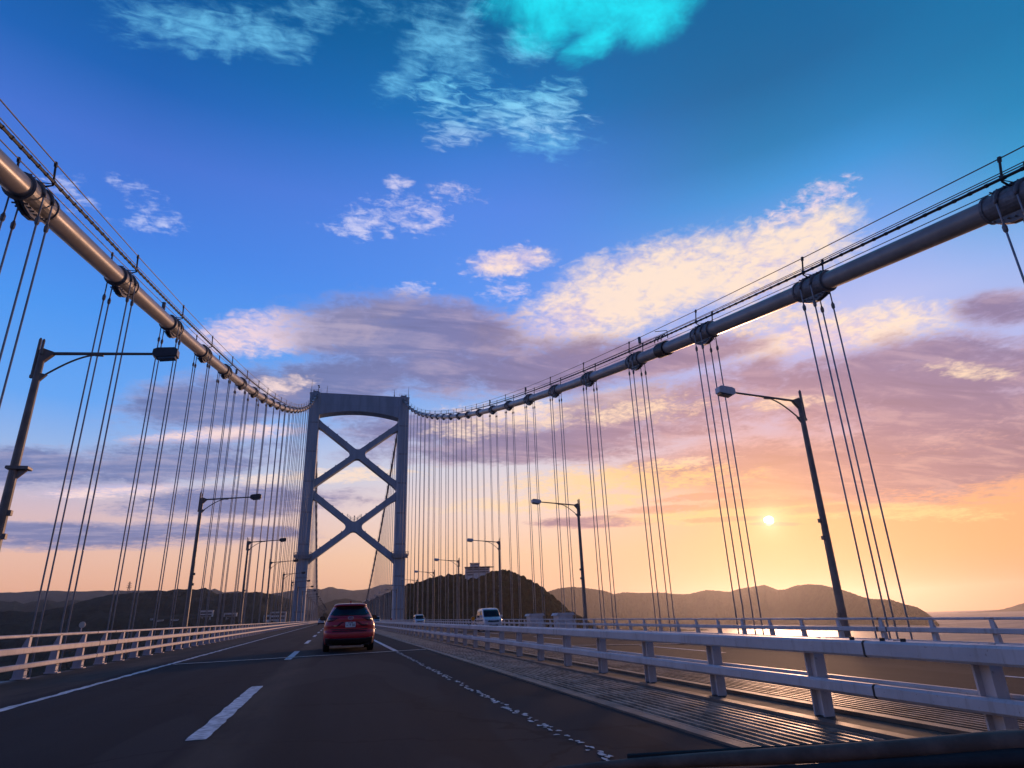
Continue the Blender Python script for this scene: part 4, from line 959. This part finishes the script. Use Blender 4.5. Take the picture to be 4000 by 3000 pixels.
def suv(loc, paint, label, full=True, rotz=0.0, name='car'):
    rows = [(0.22, 0.84, 0.24, 4.30, .5, .7), (0.30, .875, 0.12, 4.42, .5, .8), (0.42, .90, .04, 4.5, .5, .8), (0.50, .915, .0, 4.52, .5, .8), (0.62, .92, .0, 4.52, .48, .8), (0.69, .92, .015, 4.5, .48, .8), (0.72, .92, .06, 4.48, .48, .8),
            (0.80, .922, .075, 4.46, .46, .8), (0.90, .915, .06, 4.42, .46, .9), (1.0, .89, .075, 4.2, .48, .9), (1.03, .875, .08, 3.55, .5, .8), (1.10, .845, .075, 3.3, .5, .8), (1.17, .815, .085, 3.15, .5, .8), (1.215, .795, .12, 3.05, .5, .8), (1.24, .785, .17, 3.0, .48, .8),
            (1.32, .75, .25, 2.85, .46, .8), (1.42, .70, .34, 2.65, .44, .8), (1.52, .645, .42, 2.45, .42, .8), (1.585, .605, .46, 2.3, .4, .8), (1.60, .60, .33, 2.25, .4, .8), (1.645, .575, .34, 2.1, .4, .8), (1.675, .53, .45, 1.95, .5, .7), (1.695, .42, .7, 1.75, .5, .6), (1.703, .25, .9, 1.5, .4, .5)]
    sh = Shell(rows); root = empty(name, loc, rotz); tag(root, label, 'car')
    body = sh.body(smoothz([(0.22, 0.5, 8), (0.5, 0.69, 5), (0.69, 0.72, 2), (0.72, 1.0, 8), (1.0, 1.03, 2), (1.03, 1.24, 8), (1.24, 1.585, 10), (1.585, 1.6, 1), (1.6, 1.703, 8)]), 'body', paint, root)
    xs = [i / 20 for i in range(-20, 21)]
    def ws(x): return 0.725 * x
    def wtop(x): return 1.59 - 0.0 * abs(x)
    cols = []
    for t in xs:
        x = 0.735 * t; top = 1.585 if abs(x) < 0.50 else 1.585 - (abs(x) - 0.50) * 1.35; lo = 1.245 + (0.02 if abs(x) > 0.6 else 0) + max(0, abs(x) - 0.66) * 0.35
        cols.append((x, lo, max(lo + 0.005, top)))
    win = sh.patch(cols, 10, 'rear_window', M_GLASS, root)
    for s in (-1, 1):
        pts = [(0.42, 1.150, 1.163), (0.5, 1.125, 1.175), (0.56, 1.085, 1.182), (0.62, 1.055, 1.186), (0.68, 1.048, 1.19), (0.74, 1.045, 1.192), (0.79, 1.045, 1.19), (0.825, 1.06, 1.175)]
        tl = sh.patch([(s * x, a, b_) for x, a, b_ in (pts if s > 0 else pts[::-1])], 4, 'tail_lamp', M_TAIL, root, 0.012, 0.02)
        pts2 = [(0.60, 1.085, 1.13), (0.66, 1.075, 1.14), (0.72, 1.075, 1.14), (0.77, 1.09, 1.13)]
        sh.patch([(s * x, a, b_) for x, a, b_ in (pts2 if s > 0 else pts2[::-1])], 3, 'lens', M_TAILC, tl, 0.018, 0.01)
    # tailgate creases: shadow lines around the plate recess, bumper groove, lower cladding
    sh.patch([(x * 0.66, 0.745 + 0.02 * abs(x) ** 4, 0.775 + 0.015 * abs(x) ** 4) for x in xs], 2, 'tailgate_gap', M_PLAST, root, 0.004, 0.01)
    sh.patch([(x * 0.62, 0.683 - 0.015 * (1 - abs(x) ** 3), 0.725) for x in xs], 2, 'bumper_step', M_PLAST, root, 0.004, 0.01)
    for s in (-1, 1):
        pts = [(0.20, 1.005, 1.02), (0.27, .985, 1.03), (0.34, 0.93, 1.0), (0.40, .885, .955), (0.46, 0.865, .92), (0.55, .868, .915), (0.66, .885, .905)]
        sh.patch([(s * x, a, b_) for x, a, b_ in (pts if s > 0 else pts[::-1])], 2, 'recess_shade', M_DARKRED, root, 0.003, 0.01)  # shade of the tailgate recess drawn as dark red panels
    sh.patch([(x * 0.865, 0.235, 0.455 + 0.05 * abs(x) ** 6) for x in xs], 5, 'lower_cladding', M_PLAST, root, 0.014, 0.03)
    for s in (-1, 1):
        sh.patch([(s * x, 0.45, 0.478) for x in ((0.62, 0.70, 0.78) if s > 0 else (.78, .7, .62))], 1, 'reflector', M_TAIL, root, 0.02, 0.01)
        sh.side(s, [(1.08, 0.9, 2.95), (1.2, 0.95, 2.85), (1.32, 1.05, 2.65), (1.45, 1.2, 2.45), (1.54, 1.35, 2.25)], 'side_window', M_GLASS, root)
        b = MB(); b.tube([(s * 0.86, 2.75, 1.13), (s * 0.95, 2.72, 1.16)], 0.035, 6); b.bbox((s * 1.02, 2.72, 1.205), (0.22, 0.12, 0.155), 0.045); mi = b.build('mirror', M_PLAST, root)
        b = MB(); b.bbox((s * 1.02, 2.655, 1.205), (0.18, 0.01, 0.115), 0.035); b.build('mirror_glass', M_GLASS, mi)
        for y in (0.92, 3.62): wheel(root, s * 0.80, y, 0.355, 0.23, M_PLAST)
    b = MB(); b.box((0, 2.2, 0.30), (1.5, 3.9, 0.16)); b.box((0.1, 0.75, 0.27), (0.7, 0.35, 0.14)); b.tube([(-0.5, 0.7, 0.32), (0.5, 0.7, 0.32)], 0.05, 8); b.build('underbody', M_RUBBER, root)
    if full:
        yp = sh.rear(0, 0.92) - 0.016
        b = MB(); b.bbox((0, 0, 0), (0.36, 0.012, 0.182), 0.012); pl = b.build('number_plate', M_PLATE, root, loc=(0.02, yp, 0.925)); pl['label'] = 'white number plate reading 8 10'
        text_mesh('8', 0.125, M_GREEN, pl, (-0.005, -0.0085, -0.022), 'lettering', 0.05, 0.003); text_mesh('10', 0.125, M_GREEN, pl, (0.10, -0.0085, -0.022), 'lettering', 0.085, 0.003)
        b = MB()
        for x, z, w, h in ((-0.12, -0.02, 0.03, 0.03), (-0.075, -0.02, 0.012, 0.012)): b.box((x, -0.008, z), (w, 0.004, h))
        for i, x in enumerate((-0.07, -0.045, -0.01, 0.03, 0.052, 0.074)): b.box((x, -0.008, 0.062), (0.017, 0.004, 0.03)); 
        b.build('small_marks', M_GREEN, pl)
        ye = sh.rear(0, 1.145) - 0.012
        b = MB(); n = 32; b.tube([(0.088 * math.cos(2 * math.pi * k / n), 0, 0.062 * math.sin(2 * math.pi * k / n)) for k in range(n + 1)], 0.0105, 6, cap=False)
        b.tube([(-0.074, 0, 0.012), (-0.05, 0, 0.02), (-0.02, 0, 0.0), (0, 0, -0.022), (0.02, 0, 0.0), (0.05, 0, 0.02), (0.074, 0, 0.012)], [0.006, 0.009, 0.0105, 0.012, 0.0105, 0.009, 0.006], 6)
        b.build('emblem', M_CHROME, root, smooth=True, loc=(0.02, ye, 1.148))
        b = MB()
        for x in (-.56, -.535, -.505, -.48): b.box((x, sh.rear(x, .9) - 0.01, .895), (0.018, 0.008, 0.03))
        for k in range(8): x = 0.545 + 0.0145 * k; b.box((x, sh.rear(x, .955) - 0.008, .953), (0.010, 0.008, 0.016))
        b.build('badge_letters', M_CHROME, root)
        b = MB(); b.box((0.585, sh.rear(0.585, 1.36) - 0.012, 1.39), (0.055, 0.004, 0.035)); b.box((0.585, sh.rear(0.585, 1.34) - 0.012, 1.335), (0.06, 0.004, 0.02)); b.build('sticker', M_STICK, win)
        b = MB(); b.tube([(0.12, sh.rear(0, 1.25) - .03, 1.262), (-0.36, sh.rear(0.3, 1.275) - .03, 1.288)], 0.011, 6); b.build('rear_wiper', M_PLAST, win)
        b = MB(); b.prism([(0.80, 1.69), (1.02, 1.69), (0.83, 1.775), (0.80, 1.775)], 'x', -0.012, 0.028); b.build('antenna_fin', paint, root)
        b = MB()
        for s in (-1, 1): b.tube([(s * 0.50, 0.75, 1.665), (s * .52, 1.2, 1.69), (s * .52, 2.0, 1.68)], 0.018, 6)
        b.build('roof_rail', M_PLAST, root)
    return root
M_DARKRED = mat('red_recess_shade', (0.09, 0.006, 0.008), 0.3, nscale=4, namp=0.2)  # body red darkened to paint the shade in the tailgate recess
y = 26.7
suv((-4.72, y, rz(y)), M_RED, 'red SUV driving ahead in the right lane, seen from behind').scale = (1.04, 1.04, 1.04)
y = 196.0
suv((-8.5, y, rz(y)), M_WCAR, 'small white car far ahead in the left lane, beside the red SUV', full=False)

def van(loc, paint, label, light=True):
    """boxy one-box van; its nose is the modelled near face"""
    rows = [(0.20, .66, .14, 3.25, .25, .2), (0.32, .71, .04, 3.35, .25, .2), (0.48, .735, .0, 3.38, .25, .2), (0.66, .74, .0, 3.39, .26, .2), (0.80, .74, .03, 3.39, .28, .2), (0.92, .74, .10, 3.38, .3, .2), (0.99, .738, .24, 3.38, .3, .2), (1.03, .735, .42, 3.37, .3, .2), (1.10, .73, .52, 3.36, .28, .2),
            (1.30, .705, .68, 3.33, .26, .2), (1.50, .675, .84, 3.28, .24, .2), (1.64, .65, .98, 3.2, .24, .2), (1.70, .63, 1.04, 3.15, .26, .2), (1.745, .58, 1.16, 3.05, .3, .25), (1.775, .46, 1.35, 2.9, .3, .3), (1.785, .3, 1.5, 2.7, .3, .3)]
    sh = Shell(rows, 3.4); root = empty('van', loc, 0.0); tag(root, label, 'van')
    sh.body(smoothz([(0.2, 0.99, 16), (0.99, 1.1, 4), (1.1, 1.64, 10), (1.64, 1.785, 8)]), 'body', paint, root)
    xs = [i / 14 for i in range(-14, 15)]
    sh.patch([(x * (0.655), 1.085 + 0.012 * abs(x) ** 3, 1.635 - (0.0 if abs(x) < .92 else (abs(x) - .92) * 1.6)) for x in xs], 8, 'windscreen', M_GLASS, root)
    sh.patch([(x * 0.46, 0.70 - 0.03 * (1 - abs(x)), 0.83 - 0.02 * (1 - abs(x))) for x in xs], 3, 'grille', M_PLAST, root)
    g_ = sh.patch([(x * 0.36, 0.345, 0.50) for x in xs], 3, 'lower_grille', M_PLAST, root)
    b = MB(); b.tube([(-0.05, sh.rear(0, .77) - .02, .765), (0.05, sh.rear(0, .77) - .02, .765)], 0.012, 6); n = 18
    b.tube([(0.05 * math.cos(2 * math.pi * k / n), sh.rear(0, .77) - .02, .765 + 0.045 * math.sin(2 * math.pi * k / n)) for k in range(n + 1)], 0.007, 5, cap=False); b.build('emblem', M_CHROME, root)
    b = MB()
    for s in (-1, 1): b.tube([(s * 0.09, sh.rear(.09, .72) - .012, .69), (s * 0.22, sh.rear(.22, .8) - .012, .72), (s * 0.36, sh.rear(.36, .84) - .012, .845)], 0.014, 5)
    b.build('chrome_trim', M_CHROME, root)
    b = MB(); b.bbox((0, sh.rear(0, .56) - 0.012, 0.57), (0.33, 0.01, 0.165), 0.01); b.build('number_plate', M_PLATE, root)
    for s in (-1, 1):
        pts = [(0.40, .795, .83), (0.48, .765, .87), (0.56, .755, .89), (0.64, .77, .90), (0.70, .81, .90)]
        sh.patch([(s * x, a, b_) for x, a, b_ in (pts if s > 0 else pts[::-1])], 3, 'headlamp', M_HEADL, root, 0.01)
        sh.side(s, [(1.08, 0.98, 1.6), (1.25, 1.02, 1.6), (1.45, 1.12, 1.6), (1.6, 1.25, 1.6)], 'side_window', M_GLASS, root)
        sh.side(s, [(1.08, 1.7, 3.0), (1.25, 1.7, 3.0), (1.45, 1.7, 2.97), (1.6, 1.7, 2.93)], 'side_window', M_GLASS, root)
        sh.side(s, [(0.78, 0.75, 3.1), (0.83, 0.75, 3.1), (0.88, 0.8, 3.1)], 'side_moulding', M_PLAST, root)
        b = MB(); b.tube([(s * 0.71, .92, 1.1), (s * .82, .9, 1.12)], 0.03, 6); b.bbox((s * 0.86, .9, 1.16), (0.2, 0.11, 0.17), 0.045); b.build('mirror', paint, root)
        for yy in (0.62, 2.85): wheel(root, s * 0.665, yy, 0.285, 0.16, M_CHROME)
    b = MB(); b.box((0, 1.7, 0.26), (1.2, 2.9, 0.14)); b.build('underbody', M_RUBBER, root)
    return root
y = 59.5
van((8.6, y, rzr(8.6, y) + 0.01), M_WCAR, 'white oncoming van nearest behind the median barrier').scale = (1.13, 1.13, 1.13)
y = 106.0
van((7.75, y, rzr(7.75, y) + 0.01), M_WCAR, 'second oncoming van, small and dark fronted, farther toward the tower')
y = 168.0
van((5.0, y, rzr(5.0, y) + 0.01), M_GCAR, 'grey oncoming car, most distant, right beside the red SUV')

# the camera car's own wiper and cowl, low in the frame
M_WIP = mat('wiper_flare_brown', (0.22, 0.14, 0.10), 0.8, nscale=30, namp=0.4)  # flare veil and sunlit band on the black rubber put into a brown colour
M_COWL = mat('cowl_plastic', (0.04, 0.032, 0.03), 0.75, nscale=25, namp=0.3)
own = empty('car', (CAMX, -0.6, 0)); tag(own, "dark windscreen wiper and cowl edge of the viewer's own car, bottom right", 'car')
def off(p): return (p[0] - CAMX, p[1] + 0.6, p[2])
blade = [(-5.136, 0.676, 1.018), (-5.06, 0.662, 1.020), (-4.99, 0.642, 1.0215), (-4.92, 0.622, 1.0225), (-4.81, 0.583, 1.026), (-4.72, 0.548, 1.0305), (-4.60, 0.49, 1.030), (-4.45, 0.42, 1.028)]
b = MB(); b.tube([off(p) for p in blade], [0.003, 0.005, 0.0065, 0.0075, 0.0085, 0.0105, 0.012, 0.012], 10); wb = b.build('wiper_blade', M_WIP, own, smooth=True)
b = MB(); b.tube([off((x, y - 0.012, z - 0.012)) for x, y, z in blade[2:]], [0.005, 0.006, 0.0075, 0.009, 0.01, 0.01], 8); b.build('wiper_arm', M_COWL, own, smooth=True)
b = MB(); b.tube([off((x, y + 0.004, z + 0.006)) for x, y, z in blade[1:5]], 0.0022, 6); b.build('rubber_lip', M_RUBBER, wb)
b = MB(); prof = [(-6.4, 0.50), (-5.9, 0.60), (-5.35, 0.66), (-4.9, 0.60), (-4.4, 0.46)]
for x, y in prof: b.v += [(x - CAMX, y + 0.6 - 0.10, 1.000), (x - CAMX, y + 0.6 + 0.02, 1.006), (x - CAMX, y + 0.6 + 0.16, 0.985), (x - CAMX, y + 0.6 + 0.16, 0.90), (x - CAMX, y + .5, 0.90)]
for i in range(len(prof) - 1):
    for j in range(5): b.f.append((i * 5 + j, (i + 1) * 5 + j, (i + 1) * 5 + (j + 1) % 5, i * 5 + (j + 1) % 5))
b.build('cowl', M_COWL, own, smooth=False)

# ------------------------------------------------------------------ buildings, cabinets, pylon
M_WALL = mat('pale_wall', (0.78, 0.77, 0.75), 0.8, nscale=0.3, namp=0.2)
M_ROOF = mat('dark_roof', (0.07, 0.07, 0.075), 0.8, nscale=0.5, namp=0.3)
M_WIN = mat('window_glass', (0.04, 0.045, 0.055), 0.15, nscale=0.5, namp=0.3)
def block(name, loc, rotz, parts, label, cat='building'):
    """parts: list of ('wall'|'roof'|'window', centre, size)"""
    root = empty(name, loc, rotz); tag(root, label, cat)
    for kind, c, s in parts:
        b = MB(); b.box(c, s); b.build(kind, {'wall': M_WALL, 'roof': M_ROOF, 'window': M_WIN, 'balcony': M_RAILIN, 'door': M_ROOF}[kind], root)
    return root
P = [('wall', (0, 0, 3.5), (34, 11, 17)), ('roof', (0, 0, 12.4), (35.5, 12.5, 0.9)), ('roof', (0, -5.7, 11.0), (34.4, 0.5, 1.4)), ('wall', (-3.5, 0, 15.0), (13, 9, 4.6)), ('roof', (-3.5, 0, 17.6), (14, 10, 0.7)), ('roof', (19.5, 0, 12.2), (6, 9, 0.8))]
for z in (5.6, 8.8): P += [('window', (0, -5.53, z), (31, 0.1, 1.3)), ('balcony', (0, -5.9, z - 1.35), (33.5, 0.8, 0.5))]
P += [('window', (-3.5, -4.53, 15.4), (11, 0.1, 1.2)), ('window', (-10, -5.53, 2.0), (9, .1, 1.3))]
block('hotel_building', (185.0, 905, 64.5), rad(-10), P, 'pale flat-roofed hotel with a stepped top floor on the crest of the dark hill')
bpy.context.view_layer.update()
def hit(px, py, pz):
    o = Vector((CAMX, 0, CAMH)); d = (Vector((px, py, pz)) - o).normalized()
    ok, loc, nrm, idx = LEFT_HILL.ray_cast(o, d)
    return loc if ok else o + d * 1650
def hillside(px, py, pz, w, h, label, floors=2, name='building', roofw=1.08, stilts=False):
    p = hit(px, py, pz); k = p.y / 1650.0; w *= k; h *= k; P = []
    P.append(('wall', (0, 0, h * 0.46 if not stilts else h * 0.6), (w, w * 0.4, h * 0.92 if not stilts else h * 0.64)))
    P.append(('roof' if not stilts else 'balcony', (0, 0, h * 0.96), (w * roofw, w * 0.46, h * 0.09)))
    for f in range(floors):
        z = h * (0.30 + 0.6 * (f + 0.35) / floors) if stilts else h * (0.15 + 0.7 * (f + 0.5) / floors); P.append(('window', (0, -w * 0.2 - 0.1, z), (w * 0.86, 0.3, h * 0.24 / floors * 1.6)))
    if stilts: P += [('wall', (-w * 0.3, 0, h * 0.0), (w * 0.08, w * 0.1, h * 0.7)), ('wall', (w * 0.3, 0, h * 0.0), (w * 0.08, w * 0.1, h * 0.7))]
    P.append(('wall', (0, 0, -6), (w * 0.96, w * 0.38, 14)) if not stilts else ('wall', (0, 0, -6), (w * 0.7, w * .1, 10)))
    return block(name, p, 0, P, label)
hillside(-278, 1627, 33.6, 27, 19, 'grey two storey pavilion on stilts, left of the pair on the wooded shore', 2, roofw=1.05, stilts=True)
hillside(-229, 1634, 34.9, 27, 11, 'wide white framed pavilion, right of the pair on the wooded shore', 1, roofw=1.02, stilts=True)
hillside(-128, 1645, 24, 34, 24, 'large pale building with a dark window band just left of the tower leg', 2)
hillside(-152, 1644, 24, 14, 17, 'smaller grey annex building next to the large pale one by the tower', 1)
hillside(-382, 1606, 35.2, 5, 4, 'tiny white hut on the left wooded shore, first of three', 1)
hillside(-366, 1609, 33.2, 14, 2.5, 'low long white shed in the middle of three on the left shore', 1)
hillside(-338, 1616, 33.9, 15, 2.3, 'low white shed on the left shore, last of three towards the tower', 1)

def pylon(x, y, z, h):
    root = empty('pylon', (x, y, z)); tag(root, 'thin lattice electricity pylon on the crest of the left hill', 'pylon')
    b = MB(); lv = [0, .18, .34, .48, .6, .72, .84, 1.0]
    def W(t): return h * 0.11 * (1 - t) ** 1.3 + h * 0.018
    for sx in (-1, 1):
        for sy_ in (-1, 1): b.tube([(sx * W(t), sy_ * W(t), t * h) for t in lv], 0.4, 4)
    for a, c in zip(lv, lv[1:]):
        for s in (-1, 1):
            for sy_ in (-1, 1): b.tube([(s * W(a), sy_ * W(a), a * h), (-s * W(c), sy_ * W(c), c * h)], 0.24, 4)
    b.build('lattice_mast', M_POLE, root)
    for t, w in ((0.62, .17), (0.75, .15), (0.88, .12)):
        b = MB(); b.tube([(-w * h, 0, t * h), (0, 0, t * h + 1.2), (w * h, 0, t * h)], 0.32, 4); b.tube([(-w * h, 0, t * h), (w * h, 0, t * h)], 0.32, 4)
        for s in (-1, 1): b.tube([(s * w * h, 0, t * h), (s * w * h, 0, t * h - 2)], 0.15, 4)
        b.build('cross_arm', M_POLE, root)
pylon(-553, 2042, 106, 40)

M_CAB = mat('cabinet_paint', (0.62, 0.62, 0.65), 0.5, nscale=1.5, col2=(0.45, 0.44, 0.45), detail=7)
def cabinet(y, w, label):
    x = 14.8; z = rzr(x, y) - 0.02; root = empty('equipment_cabinet', (x, y, z)); tag(root, label, 'cabinet', 'cabinets outside the right guardrail')
    b = MB(); b.bbox((0, 0, 0.68), (1.3, w * 0.9, 1.36), 0.03); b.build('body', M_CAB, root)
    b = MB(); b.prism([(-0.85, 1.36), (0.85, 1.36), (0.72, 1.58), (-0.72, 1.58)], 'y', -w / 2, w / 2); b.build('roof', M_CAB, root)
    for k in (-1, 0, 1):
        b = MB(); b.box((-0.665, k * w * 0.27, 0.7), (0.03, w * 0.22, 1.05)); d = b.build('door', M_RAILIN, root)
        b = MB(); b.box((-0.69, k * w * 0.27 + w * 0.07, 0.75), (0.03, 0.05, 0.16)); b.build('handle', M_DARK, d)
    b = MB()
    for k in (-1, 1): b.box((0, k * w * 0.38, -0.3), (1.0, 0.2, 0.6))
    b.build('foot', M_DARK, root)
cabinet(67.4, 1.7, 'white roofed cabinet outside the right guardrail, nearer the oncoming van')
cabinet(58.4, 1.7, 'white roofed cabinet outside the right guardrail, farther right of the pair')

# ------------------------------------------------------------------ air
def haze(density):
    b = MB(); b.box((0, 0, (SEA - 3 + 510) / 2), (30200, 30200, 510 - (SEA - 3)))
    m_ = bpy.data.materials.new('haze_air'); m_.use_nodes = True; nt = m_.node_tree; nt.nodes.clear()
    v = nt.nodes.new('ShaderNodeVolumePrincipled'); v.inputs['Density'].default_value = density; v.inputs['Color'].default_value = (0.86, 0.84, 0.88, 1); v.inputs['Anisotropy'].default_value = 0.75
    o = nt.nodes.new('ShaderNodeOutputMaterial'); nt.links.new(v.outputs[0], o.inputs['Volume'])
    tag(b.build('haze', m_), kind='stuff')
haze(3.6e-5)
